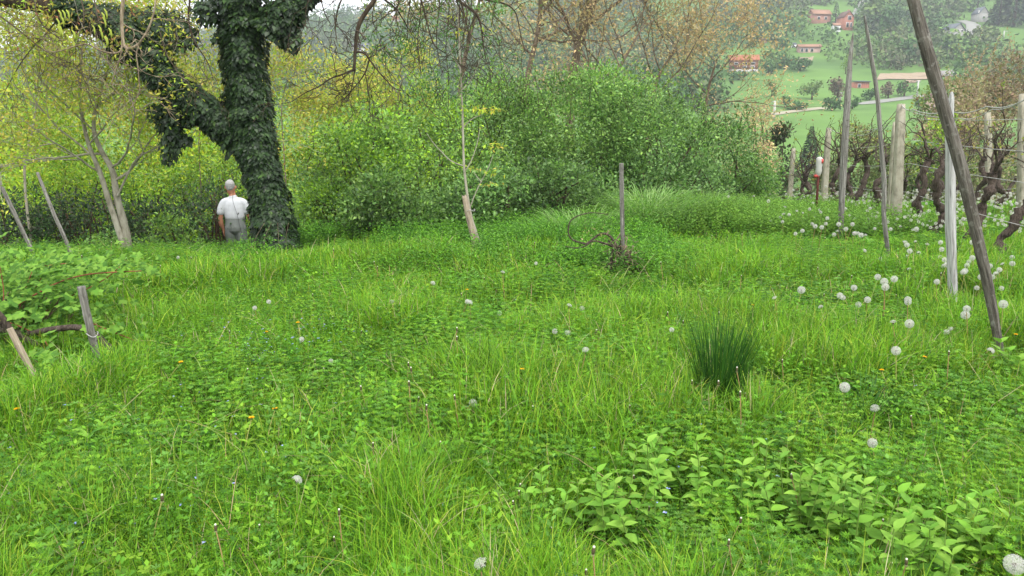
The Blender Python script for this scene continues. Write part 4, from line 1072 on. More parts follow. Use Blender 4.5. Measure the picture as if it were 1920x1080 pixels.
def ball(m, c, r, col, sc=(1, 1, 1), nu=10, nv=7):
    V = []; 
    for i in range(nv + 1):
        a = math.pi * i / nv
        for j in range(nu): V.append([math.sin(a) * math.cos(j / nu * 6.2832) * sc[0], math.sin(a) * math.sin(j / nu * 6.2832) * sc[1], math.cos(a) * sc[2]])
    V = np.array(V) * r + c; b = np.arange(nv)[:, None] * nu; j = np.arange(nu)[None]; jn = (j + 1) % nu
    m.add(V, np.stack([b + j, b + nu + j, b + nu + jn, b + jn], -1).reshape(-1, 4), col)
def stem_mesh(h, lean, col, r=.0022):
    m = MB(); t = np.linspace(0, 1, 7)
    P = np.stack([lean[0] * t * t, lean[1] * t * t, h * t - .02 * (1 - t)], 1); tube(m, P, np.linspace(r * 1.2, r, 7), 5, col, cap=False); return m, P[-1]
PROTOS = {}
def make_proto(kind, v, h):
    rg = np.random.default_rng(v * 7 + len(kind)); lean = rg.normal(size=2) * .035
    root = thing({'clock': 'dandelion_clock', 'partial': 'dandelion_clock', 'yellow': 'dandelion_flower', 'bud': 'dandelion_bud'}[kind], 'x', 'dandelion')
    scol = [(.24, .34, .07), (.30, .30, .09), (.33, .22, .10)][v % 3]
    m, top = stem_mesh(h, lean, scol); s = m.build('stem', M['tint'], root)
    kids = [s]
    if kind in ('clock', 'partial'):
        r = .0235 if kind == 'clock' else .022
        kids.append(clock_head(top + [0, 0, r * .9], r, 130, 1.0 if kind == 'clock' else (.42, .55, .3)[v % 3], v).build('seed_head', M['seed'], root))
        b = MB(); ball(b, top + [0, 0, r * .85], r * .24, (.10, .07, .04)); ball(b, top + [0, 0, r * .45], r * .2, (.12, .20, .05), (1, 1, 1.6)); kids.append(b.build('receptacle', M['tint'], root))
    elif kind == 'yellow':
        b = MB()
        for ring, (nn, L, e) in enumerate(((22, .017, .25), (18, .014, .6), (12, .010, 1.3))):
            a = np.arange(nn) / nn * 6.283 + ring; D = np.stack([np.cos(a), np.sin(a), np.full(nn, e)], 1)
            leaves(b, np.repeat((top + [0, 0, .004])[None], nn, 0), D, np.array([[0, 0, 1.]] * nn), L, .005, mixcol(nn, [(.85, .52, .01), (.80, .44, .01)], None, .05), .05)
        kids.append(b.build('petals', M['tint'], root)); b = MB(); ball(b, top, .006, (.10, .20, .05), (1, 1, 1.2)); kids.append(b.build('sepals', M['tint'], root))
    else:
        b = MB(); ball(b, top + [0, 0, .008], .0072, (.085, .07, .035), (.8, .8, 1.7)); kids.append(b.build('bud_head', M['tint'], root))
        b = MB(); ball(b, top + [0, 0, .021], .0042, (.66, .63, .52), (1, 1, 1)); kids.append(b.build('tuft', M['tint'], root))
        b = MB(); a = np.arange(8) / 8 * 6.283; leaves(b, np.repeat(top[None], 8, 0), np.stack([np.cos(a), np.sin(a), np.full(8, -.7)], 1), np.array([[0, 0, 1.]] * 8), .011, .003, (.2, .2, .1)); kids.append(b.build('sepals', M['tint'], root))
    return dict(root=root, kids=kids, top=top, h=h, used=False)
for kind, hs in (('clock', (.20, .26, .32, .38)), ('partial', (.22, .28, .34)), ('yellow', (.16, .22)), ('bud', (.18, .24, .30))):
    PROTOS[kind] = [make_proto(kind, v, h) for v, h in enumerate(hs)]
def put(kind, pos, label, group, sc=1.0, rot=None, v=None):
    pr = PROTOS[kind][random.randrange(len(PROTOS[kind])) if v is None else v]
    rot = random.random() * 6.283 if rot is None else rot
    if not pr['used']: r = pr['root']; pr['used'] = True
    else:
        r = pr['root'].copy(); COL.objects.link(r)
        for k in pr['kids']:
            c = k.copy(); COL.objects.link(c); c.parent = r
    r.location = [float(a) for a in pos]; r.rotation_euler = (random.gauss(0, .06), random.gauss(0, .06), rot); r.scale = (sc,) * 3
    r['label'] = label; r['category'] = 'dandelion'; r['group'] = group
    return r
def put_px(kind, px, py, label, group, dia=None, v=None):
    pr = PROTOS[kind]; v = random.randrange(len(pr)) if v is None else v; h = pr[v]['h'] + .02
    g_ = ground(px, py, h=h); sc = 1.0
    if dia: sc = min(1.35, max(.75, dia / FPX * np.linalg.norm(g_ - EYE + [0, 0, h]) / .060))
    g_ = ground(px, py, h=h * sc)
    x, y = g_[0], g_[1]; rot = random.random() * 6.283; t = pr[v]['top']
    x -= (t[0] * math.cos(rot) - t[1] * math.sin(rot)) * sc; y -= (t[0] * math.sin(rot) + t[1] * math.cos(rot)) * sc
    return put(kind, (x, y, float(H(x, y))), label, group, sc, rot, v)
GD = 'dandelion seed heads in the meadow'
NAMED = [(893, 757, 20, 'lone white seed head on a pale stem nearest the middle of the lower meadow'), (1578, 717, 22, 'large white seed head right of the dark tall tuft'), (1647, 833, 21, 'white seed head standing alone above the broadleaf shoots'),
 (1893, 1057, 36, 'huge fluffy seed head in the bottom right corner'), (1689, 658, 19, 'white seed head left of the leaning pole foot, level with it'), (1704, 608, 18, 'white seed head below the pair left of the bleached pole'),
 (1039, 621, 14, 'left one of two round seed heads side by side in mid meadow'), (1060, 626, 15, 'right one of two round seed heads side by side in mid meadow'), (1098, 578, 13, 'small seed head above the two side by side in mid meadow'),
 (935, 588, 13, 'round seed head on thin stem in the meadow centre'), (863, 565, 12, 'seed head on a tall reddish stem in the meadow centre'), (739, 566, 9, 'small pinkish seed head left of the meadow centre'), (1003, 497, 9, 'tiny seed head left of the dead vine'),
 (620, 681, 10, 'small seed head on brown stem in the left middle meadow'), (505, 569, 8, 'right of two tiny seed heads below the ivy tree'), (480, 578, 8, 'left of two tiny seed heads below the ivy tree'), (1506, 546, 16, 'round seed head alone below the tapered grey pole'),
 (1607, 542, 13, 'seed head topmost of the loose cluster below the crooked pole'), (1614, 560, 14, 'seed head in the middle of the loose cluster below the crooked pole'), (1611, 572, 13, 'lowest seed head of the loose cluster below the crooked pole'), (1570, 553, 14, 'seed head left in the loose cluster below the crooked pole'), (1580, 562, 12, 'small seed head tucked in the loose cluster below the crooked pole'),
 (1653, 522, 13, 'topmost seed head of the tight stack below the crooked pole'), (1654, 531, 15, 'middle seed head of the tight stack below the crooked pole'), (1650, 538, 15, 'lowest seed head of the tight stack below the crooked pole'), (1668, 524, 14, 'right hand seed head of the tight stack below the crooked pole'),
 (1695, 566, 14, 'left seed head of the pair left of the bleached pole'), (1710, 560, 14, 'right seed head of the pair left of the bleached pole'), (1751, 529, 12, 'seed head just left of the bleached pole foot'), (1805, 593, 17, 'lower of two seed heads right of the bleached pole foot'), (1813, 580, 14, 'upper of two seed heads right of the bleached pole foot'),
 (1880, 570, 16, 'seed head right of the leaning pole near the right edge'), (1832, 540, 10, 'seed head between bleached pole and leaning pole feet'), (332, 484, 7, 'tiny seed head on the left bank below the forked tree'), (573, 640, 8, 'tiny seed head beside the blue flowers'), (1255, 621, 8, 'tiny seed head left of the dark tall tuft')]
for px, py, d_, lab in NAMED: put_px('clock', px, py, lab, GD, d_)
for px, py, lab in ((1088, 663, 'half blown seed head below the two round ones in mid meadow'), (1450, 562, 'half blown seed head left of the round one below the tapered pole'), (1675, 605, 'half blown seed head left below the bleached pole pair'), (1770, 622, 'half blown seed head leaning low beneath the bleached pole'), (1783, 618, 'flat half blown seed head below the bleached pole'), (1540, 577, 'brownish half blown seed head below the loose cluster'), (555, 905, 'half blown seed head in the lower left meadow'), (895, 1070, 'half blown seed head at the bottom edge'), (948, 512, 'half blown seed head left of the dead vine'), (810, 534, 'faint half blown seed head left of the split stake foot'), (887, 569, 'faint half blown seed head beside the tall reddish stem'), (1853, 655, 'half blown seed head just left of the leaning pole foot'), (1070, 576, 'faint half blown seed head above the two round ones'), (1645, 760, 'half blown seed head low behind the spiky grass')):
    put_px('partial', px, py, lab, GD)
GV = 'dandelion seed heads drifting under the vines'
def ordn(k):
    b = ORD + ['nineteenth', 'twentieth']
    if k < 20: return b[k]
    t = ['twenty', 'thirty', 'forty', 'fifty', 'sixty', 'seventy', 'eighty', 'ninety'][(k + 1) // 10 - 2]
    return (t + ' ' + b[(k + 1) % 10 - 1]) if (k + 1) % 10 else t[:-1] + 'ieth'
def relabel(items, marks, what, tail=''):
    """say which one it is by its rank of nearness to a landmark one can find"""
    P = np.array([o.location[:2] for o in items]); best = [None] * len(items); br = np.full(len(items), 10 ** 6)
    for nm, q in marks:
        r_ = np.argsort(np.argsort(np.linalg.norm(P - np.array(q)[:2], axis=1)))
        for i in range(len(items)):
            if r_[i] < br[i]: br[i] = r_[i]; best[i] = nm
    for i, o in enumerate(items):
        k = int(br[i]); o['label'] = f"{what} {'nearest' if k == 0 else ordn(k) + ' nearest'} to {best[i]}"
MARKS = [(n_, ground(a_, b_)) for n_, a_, b_ in (('the foot of the leaning pole', 1886, 682), ('the foot of the bleached pole', 1788, 577), ('the foot of the tapered pole', 1577, 450), ('the foot of the crooked pole', 1669, 496), ('the slender grey post', 1168, 520), ('the split stake', 905, 484),
         ('the ivy covered tree', 520, 476), ('the tied stake by the bramble', 187, 694), ('the dark tall grass tuft', 1345, 778), ('the rusty rod', 1531, 413), ('the biggest broadleaf shoots', 1680, 1080), ('the pale sprout at the left', 145, 875), ('the forked young tree', 238, 467), ('the spiky grass at lower right', 1620, 800), ('the shoots below the dark tuft', 1255, 930))]
MARKS += [('the lone middle seed head', ground(893, 880)), ('the yellow flowers in the left foreground', ground(500, 800)), ('the blue flowers', ground(560, 650)), ('the bottom right corner', ground(1900, 1078)), ('the bottom left corner', ground(20, 1078)), ('the middle of the bottom edge', ground(960, 1078))]
VM = [(o['label'].split(',')[1].strip().replace(' from the front in the ', ' vine of the '), np.array(o.location)) for o in bpy.data.objects if o.name.startswith('grapevine')]
VM = [('the ' + n_, q_) for n_, q_ in VM]
zones = [(110, 5.0, 12.5, 'white dandelion clock in the drift beneath the near vines'), (125, 12.5, 22, 'small white dandelion clock in the dense drift under the distant vines')]
DR = {True: [], False: []}
for n, y0, y1, lab in zones:
    k = 0
    while k < n:
        y = y0 + (y1 - y0) * random.random() ** .8; x0 = 5.0 + .19 * (y - 12.2) - (.9 if y < 12 else 2.6); x = x0 + (y * .72 - x0) * random.random() ** .9
        if y < 8 and x < 3.9: continue
        px_, py_ = pix([x, y, float(H(x, y)) + .3])
        if px_ > 1930 or (y < 11 and fbm(x * 1.2, y * 1.2, 90) < .47): continue
        DR[y1 < 13].append(put(random.choice(['clock', 'clock', 'clock', 'clock', 'partial']), (x, y, float(H(x, y))), lab, GV + (' nearby' if y1 < 13 else ' far off'), .9 + .3 * random.random())); k += 1
relabel(DR[True], VM + MARKS[:4], 'white dandelion clock'); relabel(DR[False], VM, 'small distant dandelion clock')
# the many more that merge into a pale haze between the rows
m_ = MB(); rgd = np.random.default_rng(44)
for k in range(1000):
    y = 9.5 + 15 * rgd.random(); x0 = 5.6 + .16 * (y - 12.2); x = x0 + (y * .76 - x0) * rgd.random() - (1.6 if (y > 15 and rgd.random() < .3) else 0)
    c = np.array([x, y, float(H(x, y)) + .22 + .2 * rgd.random()]); n = 34; d = sphere_pts(n); r = .018 + .008 * rgd.random()
    A = norm(np.cross(d, rdir(n, rgd)))
    leaves(m_, c + d * r * .35, d, A, r * .75, r * .42, (.74, .73, .65), 0)
    t = np.array([c, c - [0, 0, .3]]); tube(m_, t, .002, 3, (.26, .32, .08), cap=False)
tag(m_.build('distant_dandelion_clocks', M['seed']), 'countless pale dandelion clocks blurring together between the vine rows', 'dandelions', kind='stuff')
GY = 'yellow dandelion flowers'
for px, py, lab in ((339, 674, 'yellow dandelion flower on tall stem in the left meadow'), (498, 620, 'small yellow dandelion flower by the blue flowers'), (559, 601, 'tiny yellow dandelion flower above the blue flowers'), (523, 761, 'yellow dandelion flower, right of two in the left foreground'), (472, 777, 'yellow dandelion flower, left of two in the left foreground'), (34, 761, 'yellow flower low at the left edge below the bramble'),
                    (945, 592, 'tiny yellow flower beside the central seed head'), (1729, 667, 'bright yellow flower left of the leaning pole foot'), (1660, 686, 'yellow orange flower left of the leaning pole, lower one'), (1907, 622, 'yellow flower at the right edge beside the leaning pole'), (982, 691, 'tiny yellow flower in the meadow below the two seed heads'), (877, 543, 'tiny yellow flower above the tall reddish stem'), (1413, 568, 'tiny yellow flower above the dark tall tuft')):
    put_px('yellow', px, py, lab, GY)
GB = 'spent dandelion heads on bare stems'
BUDS = []
for k in range(150):
    y = 1.9 + 7.5 * random.random() ** 1.1; x = (-.62 + 1.28 * random.random()) * y
    if fbm(x * .9 + 2, y * .9, 70) < .36: continue
    BUDS.append(put('bud', (x, y, float(H(x, y))), '', GB, .7 + .4 * random.random()))
relabel(BUDS, MARKS, 'spent brown dandelion head')

# ================================================================== THE WALKING MAN
MY = 13.9; MH = 1.785
top = at(430, 338, MY); mx = at(440, 400, MY)[0]; mz = top[2] - MH
man = thing('person', 'grey haired man in white t-shirt and grey trousers walking away past the ivy tree', 'person', (mx, MY, mz))
MO = np.array([mx, MY, mz]); YAW = R(8)
def L2W(p):
    p = np.asarray(p, float); c, s = math.cos(YAW), math.sin(YAW)
    return np.stack([p[..., 0] * c - p[..., 1] * s, p[..., 0] * s + p[..., 1] * c, p[..., 2]], -1) + MO
def limbm(mb, pts, rad, sides=14, ell=None, sub=True):
    """closed tapered tube with rounded ends; rad may be (rx, ry) pairs for upright torso parts"""
    pts = np.asarray(pts, float); rad = np.asarray(rad, float)
    if rad.ndim == 1: rad = np.stack([rad, rad], 1)
    t = np.linspace(0, len(pts) - 1, (len(pts) - 1) * 5 + 1); s = np.arange(len(pts))
    Q = np.stack([np.interp(t, s, pts[:, k]) for k in range(3)], 1); Rr = np.stack([np.interp(t, s, rad[:, k]) for k in range(2)], 1)
    for _ in range(3):
        Q[1:-1] = (Q[:-2] + Q[1:-1] * 2 + Q[2:]) / 4; Rr[1:-1] = (Rr[:-2] + Rr[1:-1] * 2 + Rr[2:]) / 4
    T = norm(np.gradient(Q, axis=0)); e = np.array([0, .45, .9])
    e0, e1 = [], []
    for a in (1.0, .8, .45):
        pass
    Qs = [Q[0] - T[0] * Rr[0].min() * k for k in (.98, .8, .45)] + list(Q) + [Q[-1] + T[-1] * Rr[-1].min() * k for k in (.45, .8, .98)]
    Rs = [Rr[0] * k for k in (.2, .6, .89)] + list(Rr) + [Rr[-1] * k for k in (.89, .6, .2)]
    Q = np.array(Qs); Rr = np.array(Rs); m = len(Q); T = norm(np.gradient(Q, axis=0))
    up = abs(T.mean(0)[2]) > .5
    X = np.array([1., 0, 0]) if up else np.array([0, 0, 1.])
    A = norm(X - (T @ X)[:, None] * T); B = np.cross(T, A)
    th = np.arange(sides) / sides * 2 * math.pi
    V = Q[:, None] + Rr[:, None, :1] * np.cos(th)[None, :, None] * A[:, None] + Rr[:, None, 1:] * np.sin(th)[None, :, None] * B[:, None]
    b = np.arange(m - 1)[:, None] * sides; j = np.arange(sides)[None]; jn = (j + 1) % sides
    F = np.stack([b + j, b + jn, b + sides + jn, b + sides + j], -1).reshape(-1, 4)
    mb.add(L2W(V.reshape(-1, 3)), [F, np.arange(sides)[::-1].reshape(1, -1), (np.arange(sides) + (m - 1) * sides).reshape(1, -1)])
def remesh(o, vox, it=4):
    md = o.modifiers.new('remesh', 'REMESH'); md.mode = 'VOXEL'; md.voxel_size = vox; md.use_smooth_shade = True
    if it: s = o.modifiers.new('smooth', 'SMOOTH'); s.factor = .5; s.iterations = it
    return o
M['skin'] = noise_mat('tanned_skin', [(.40, .17, .10), (.50, .24, .15)], (14, 14, 14), rough=.55, bump=.1)
M['hair'] = noise_mat('grey_hair', [(.26, .255, .25), (.50, .49, .48)], (160, 160, 60), bump=.5)
M['cotton'] = noise_mat('white_cotton', [(.50, .51, .54), (.62, .63, .66)], (9, 9, 9), rough=.9, bump=.3)
M['trouser'] = noise_mat('grey_trouser_cloth', [(.15, .165, .155), (.22, .235, .22)], (12, 12, 6), rough=.9, bump=.4)
b = MB()
HT_ = (-.045, .03)   # head a little left and forward
limbm(b, [(0, 0, .93), (0, 0, 1.12), (0, .01, 1.32), (-.01, .015, 1.45)], [(.15, .10), (.15, .105), (.165, .105), (.09, .075)])
limbm(b, [(-.01, .01, 1.44), (-.02, .02, 1.52), (-.035, .035, 1.60)], [.068, .060, .060])
limbm(b, [(-.04, .03, 1.58), (-.043, .035, 1.65), (-.045, .03, 1.705)], [(.072, .085), (.088, .108), (.078, .098)])
limbm(b, [(-.05, .135, 1.66), (-.052, .162, 1.635)], [.012, .014])                 # nose
limbm(b, [(-.05, .11, 1.59), (-.05, .12, 1.575)], [.028, .024])                    # chin and mouth
for s in (-1, 1): limbm(b, [(-.043 + s * .094, .025, 1.67), (-.043 + s * .096, .018, 1.635)], [.014, .011])   # ears
# arms: left hangs, slightly bent; right swings forward out of sight
def hand(mb, w, d, side, curl):
    w = np.array(w); d = norm(np.array(d)); fw = norm(np.array([0, 1, .0]) - d * d[1]); sd = np.cross(d, fw)
    limbm(mb, [w, w + d * .045, w + d * .085], [(.020, .026), (.020, .038), (.016, .036)], 12)
    for k, L in enumerate((.068, .078, .073, .056)):
        o = w + d * .083 + fw * (.030 - k * .020); e = norm(d + sd * side * curl * .2)
        k1 = o + e * L * .45; e2 = norm(d + sd * side * curl); k2 = k1 + e2 * L * .3; e3 = norm(d * .6 + sd * side * curl * 1.6)
        limbm(mb, [o - d * .02, k1, k2, k2 + e3 * L * .25], [.0095, .009, .0085, .0075], 8)
    o = w + d * .03 + fw * .03; limbm(mb, [o, o + norm(d * .7 + fw) * .035, o + norm(d * .7 + fw) * .035 + d * .03], [.012, .0105, .009], 8)
LA = [(-.14, 0, 1.39), (-.185, -.005, 1.345), (-.235, -.01, 1.24), (-.258, -.015, 1.10), (-.262, .0, .98), (-.235, .04, .86)]
limbm(b, LA, [.045, .050, .050, .046, .044, .028]); hand(b, (-.235, .04, .86), (.06, .16, -1), 1, .5)
RA = [(.14, 0, 1.39), (.185, .0, 1.345), (.228, .0, 1.24), (.262, .0, 1.11), (.285, .06, 1.02), (.31, .13, .93)]
limbm(b, RA, [.045, .050, .048, .044, .042, .027]); hand(b, (.31, .13, .93), (.1, .35, -1), -1, .5)
for s, kn, an, toe in ((-1, (-.105, .05, .50), (-.10, .14, .10), (-.11, .27, .04)), (1, (.12, .0, .49), (.17, -.20, .14), (.18, -.13, .04))):
    limbm(b, [(s * .09, 0, .88), (s * .1, .01, .72), kn, tuple(np.array(kn) * .5 + np.array(an) * .5 + [0, -.02, .03]), an], [.095, .08, .058, .055, .038])
    limbm(b, [(an[0], an[1] - .03, .05), (toe[0], toe[1] - .06, .045), (toe[0], toe[1], .035)], [.038, .042, .032])
body = remesh(b.build('body', M['skin'], man), .0065, 2)
b = MB()
limbm(b, [(0, 0, 1.10), (0, 0, 1.16), (0, .005, 1.28), (0, .005, 1.38), (-.01, .01, 1.455)], [(.183, .135), (.185, .140), (.195, .135), (.185, .118), (.085, .075)], 20)
limbm(b, [(-.10, 0, 1.405), (-.175, 0, 1.375), (-.225, -.005, 1.29), (-.252, -.008, 1.19)], [.068, .075, .072, .070])
limbm(b, [(.10, 0, 1.405), (.175, 0, 1.375), (.220, .0, 1.29), (.244, .0, 1.20)], [.065, .072, .068, .066])
remesh(b.build('t_shirt', M['cotton'], man), .011, 5)
b = MB()
limbm(b, [(0, 0, 1.09), (0, 0, 1.0), (0, -.01, .90)], [(.172, .130), (.182, .138), (.188, .145)], 20)
for s, kn, an in ((-1, (-.108, .05, .50), (-.10, .14, .12)), (1, (.125, .0, .49), (.172, -.19, .15))):
    limbm(b, [(s * .085, -.01, .90), (s * .098, -.005, .76), kn, an], [(.105, .125), (.100, .11), .083, .072] if False else [.112, .108, .086, .074])
remesh(b.build('trousers', M['trouser'], man), .011, 5)
b = MB(); limbm(b, [(-.043, .0, 1.685), (-.045, .012, 1.70), (-.046, .02, 1.715)], [(.086, .100), (.090, .108), (.081, .101)]); limbm(b, [(-.043, -.022, 1.655), (-.045, -.018, 1.68), (-.045, -.01, 1.71)], [(.068, .066), (.080, .078), (.086, .088)]); remesh(b.build('hair', M['hair'], man), .006, 2)
for s, an in ((-1, (-.11, .21, .04)), (1, (.18, -.17, .05))):
    b = MB(); limbm(b, [(an[0], an[1] - .10, .05), (an[0], an[1], .05), (an[0], an[1] + .1, .04)], [(.045, .05), (.048, .045), (.04, .035)]); remesh(b.build('shoe', M['wood_dark'], man), .009, 2)
b = MB(); P = L2W(np.array([(.02, -.05, 1.60), (.01, -.14, 1.44), (.04, -.155, 1.32), (.085, -.165, 1.15), (.10, -.165, 1.0), (.13, -.17, .84), (.17, -.16, .66), (.22, -.18, .5), (.25, -.2, .38)]))
tube(b, smoothline(P), .003, 5, (.03, .03, .03)); tag(b.build('cord', M['tint'], loc=P[0]), 'thin dark cord trailing down the back of the walking man', 'cord')

# ================================================================== FAR HILLSIDE
WALLC = {}
def flat(name, c, rough=.85, kind=None, sc=6):
    c = np.array(c); return noise_mat(name, [tuple(c * .8), tuple(np.minimum(c * 1.15, .9))], (sc,) * 3, rough=rough, bump=0, detail=8)
def tiled(name, c1, c2, sx=3.5, sy=3.5):
    m, nt, b_ = new_mat(name); tc_ = nt.nodes.new('ShaderNodeTexCoord'); br_ = nt.nodes.new('ShaderNodeTexBrick')
    br_.inputs['Color1'].default_value = (*c1, 1); br_.inputs['Color2'].default_value = (*c2, 1); br_.inputs['Mortar'].default_value = (*[v * .6 for v in c1], 1)
    br_.inputs['Scale'].default_value = sx; nt.links.new(tc_.outputs['Object'], br_.inputs['Vector']); nt.links.new(br_.outputs[0], b_.inputs['Base Color']); b_.inputs['Roughness'].default_value = .9
    return m
M['brick'] = tiled('orange_brick', (.36, .14, .09), (.42, .18, .11), 3); M['brick2'] = tiled('pale_brick', (.36, .17, .12), (.40, .21, .15), 3)
M['rooforange'] = flat('orange_roof', (.40, .15, .08)); M['rooftan'] = flat('faded_roof', (.36, .2, .13)); M['roofgrey'] = flat('grey_roof', (.12, .135, .15)); M['roofbrown'] = flat('brown_roof', (.13, .08, .06))
M['plaster'] = flat('pale_plaster', (.50, .48, .44)); M['greyplaster'] = flat('grey_plaster', (.34, .335, .31)); M['pinkplaster'] = flat('pink_plaster', (.48, .33, .27)); M['glass'] = flat('dark_window', (.05, .055, .06), .3); M['white'] = flat('white_paint', (.68, .68, .66))
def house(name, label, px, py, wpx, hpx, rpx, wall, roof, depth=.75, yaw=0, gable='side', wins=(), lower=None, cat='house', chim=False):
    """px,py: middle of the visible foot in the photo; sizes follow from how far up the slope that foot stands"""
    g_ = ground(px, py, ymin=70); Y = g_[1]; k = Y / FPX; W = wpx * k; Hh = hpx * k; Rh = rpx * k; Dp = W * depth
    g_ = g_ - [0, 0, .3]
    root = thing(name, label, cat, g_); cs, sn = math.cos(yaw), math.sin(yaw)
    def w(p): p = np.asarray(p, float); return np.stack([p[..., 0] * cs - p[..., 1] * sn, p[..., 0] * sn + p[..., 1] * cs, p[..., 2]], -1) + g_
    def bx(mb_, c, s):
        t_ = MB(); box(t_, c, s); mb_.add(w(t_.V[0]), t_.F[0])
    b_ = MB(); z0 = -2.5
    if lower: 
        l_ = MB(); bx(l_, (0, Dp / 2, (z0 + Hh * lower) / 2), (W * .99, Dp * .99, Hh * lower - z0)); l_.build('ground_floor', M['plaster'], root); bx(b_, (0, Dp / 2, Hh * (lower + 1) / 2), (W, Dp, Hh * (1 - lower)))
    else: bx(b_, (0, Dp / 2, (z0 + Hh) / 2), (W, Dp, Hh - z0))
    o = W * .05; zt = Hh
    if gable == 'side':    # ridge runs left-right
        if Rh > 0: b_.add(w([(-W / 2, 0, zt), (-W / 2, Dp, zt), (-W / 2, Dp / 2, zt + Rh), (W / 2, 0, zt), (W / 2, Dp, zt), (W / 2, Dp / 2, zt + Rh)]), [np.array([[0, 1, 2], [5, 4, 3]])])
        R1 = [[(-W / 2 - o, -o, zt - o * .6), (W / 2 + o, -o, zt - o * .6), (W / 2 + o, Dp / 2, zt + Rh), (-W / 2 - o, Dp / 2, zt + Rh)], [(W / 2 + o, Dp + o, zt - o * .6), (-W / 2 - o, Dp + o, zt - o * .6), (-W / 2 - o, Dp / 2, zt + Rh), (W / 2 + o, Dp / 2, zt + Rh)]]
    elif gable == 'front':
        b_.add(w([(-W / 2, 0, zt), (W / 2, 0, zt), (0, 0, zt + Rh), (-W / 2, Dp, zt), (W / 2, Dp, zt), (0, Dp, zt + Rh)]), [np.array([[0, 1, 2], [5, 4, 3]])])
        R1 = [[(-W / 2 - o, -o, zt - o), (0, -o, zt + Rh), (0, Dp + o, zt + Rh), (-W / 2 - o, Dp + o, zt - o)], [(0, -o, zt + Rh), (W / 2 + o, -o, zt - o), (W / 2 + o, Dp + o, zt - o), (0, Dp + o, zt + Rh)]]
    else:
        R1 = [[(-W / 2 - o, -o * 2, zt), (W / 2 + o, -o * 2, zt), (W / 2 + o, Dp, zt + Rh), (-W / 2 - o, Dp, zt + Rh)]]
    b_.build('wall', M[wall], root)
    r_ = MB()
    for q in R1:
        q = np.array(q); up = np.array([0, 0, .22]); V = np.concatenate([q, q + up]); r_.add(w(V), np.array([[3, 2, 1, 0], [4, 5, 6, 7], [0, 1, 5, 4], [1, 2, 6, 5], [2, 3, 7, 6], [3, 0, 4, 7]]))
    rf = r_.build('roof', M[roof], root)
    if chim: c_ = MB(); bx(c_, (W * .2, Dp * .4, zt + Rh), (.7, .7, 1.6)); c_.build('chimney', M['brick2'], rf)
    for (fx, fz, fw, fh) in wins:
        x_, z_, a_, h_ = (fx - .5) * W, fz * Hh, fw * W, fh * Hh
        f_ = MB(); bx(f_, (x_, -.02, z_), (a_ + .25, .12, h_ + .25)); f = f_.build('window', M['white'], root)
        p_ = MB(); bx(p_, (x_, -.10, z_), (a_, .06, h_)); p_.build('pane', M['glass'], f)
    return root, w, W, Hh, Dp, g_
house('brick_house', 'long two storey orange brick house with orange roof on the hillside', 1395, 135, 48, 22, 9, 'brick', 'rooforange', .6, R(-10), 'side', [(.2, .72, .12, .12), (.52, .72, .14, .14), (.8, .72, .14, .12), (.52, .45, .12, .12), (.8, .45, .12, .12), (.35, .12, .1, .16), (.82, .12, .1, .16)], lower=.28)
house('brick_house', 'faded brick house with tan roof below the dark fir, upper hillside', 1541, 44, 33, 17, 8, 'brick2', 'rooftan', .6, R(8), 'side', [(.3, .6, .12, .25), (.7, .6, .12, .25)])
house('gabled_house', 'tall red brick house with a pointed gable near the top of the slope', 1590, 57, 20, 24, 10, 'brick', 'roofbrown', 1.1, R(12), 'front', [(.55, .95, .3, .25), (.4, .45, .22, .3), (.75, .45, .15, .3)], chim=True)
house('annex', 'small white annex at the left foot of the pointed gable house', 1569, 60, 13, 12, 4, 'white', 'rooftan', .8, 0, 'side', [(.5, .5, .5, .3)])
house('stone_house', 'pale grey house with dark roof by the bend of the grey track', 1797, 70, 30, 14, 10, 'greyplaster', 'roofgrey', 1.0, R(25), 'front', [(.4, .85, .14, .25), (.75, .85, .12, .22)])
house('stone_house', 'grey gabled house half hidden among dark trees at the upper right', 1843, 42, 20, 16, 11, 'greyplaster', 'roofgrey', .9, R(10), 'front', [(.5, .6, .18, .25)])
house('farm_building', 'low pale farm building with patched tin roof on the middle slope', 1518, 99, 38, 12, 4, 'pinkplaster', 'rooftan', .4, R(-4), 'side', [(.15, .5, .1, .45), (.35, .5, .1, .45), (.6, .5, .1, .4)])
house('shed', 'small white garden shed left of the low farm building', 1489, 90, 8, 7, 2, 'white', 'roofgrey', .8, 0, 'side', [(.5, .5, .4, .35)], cat='shed')
house('shed', 'little reddish shed alone among the trees left of the farm building', 1431, 82, 12, 7, 3, 'brick2', 'roofbrown', .8, 0, 'side', [(.5, .5, .2, .4)], cat='shed')
house('flat_roofed_house', 'small orange brick hut with a flat grey roof below the brown field', 1616, 166, 28, 13, 2, 'brick', 'roofgrey', .7, R(8), 'flat', [(.3, .5, .16, .4)], cat='hut')
house('pink_house', 'pink plastered house partly hidden by the dark leaning pole', 1748, 208, 20, 22, 10, 'pinkplaster', 'roofbrown', .8, R(30), 'front', [(.5, .4, .2, .25)])
house('white_house', 'white house with grey roof on the left hill beside the hanging branch', 683, 106, 17, 15, 8, 'white', 'roofgrey', .7, R(8), 'side', [(.3, .6, .16, .25), (.7, .6, .16, .25), (.5, .2, .2, .2)])
house('stone_house', 'small grey house just left of the white house on the left hill', 665, 96, 11, 9, 5, 'greyplaster', 'roofgrey', .8, 0, 'side', [(.5, .5, .2, .3)])
house('hut', 'tiny house with orange roof near the crest of the left hill', 742, 42, 13, 5, 6, 'plaster', 'rooforange', .8, 0, 'side', [(.5, .5, .2, .4)], cat='hut')

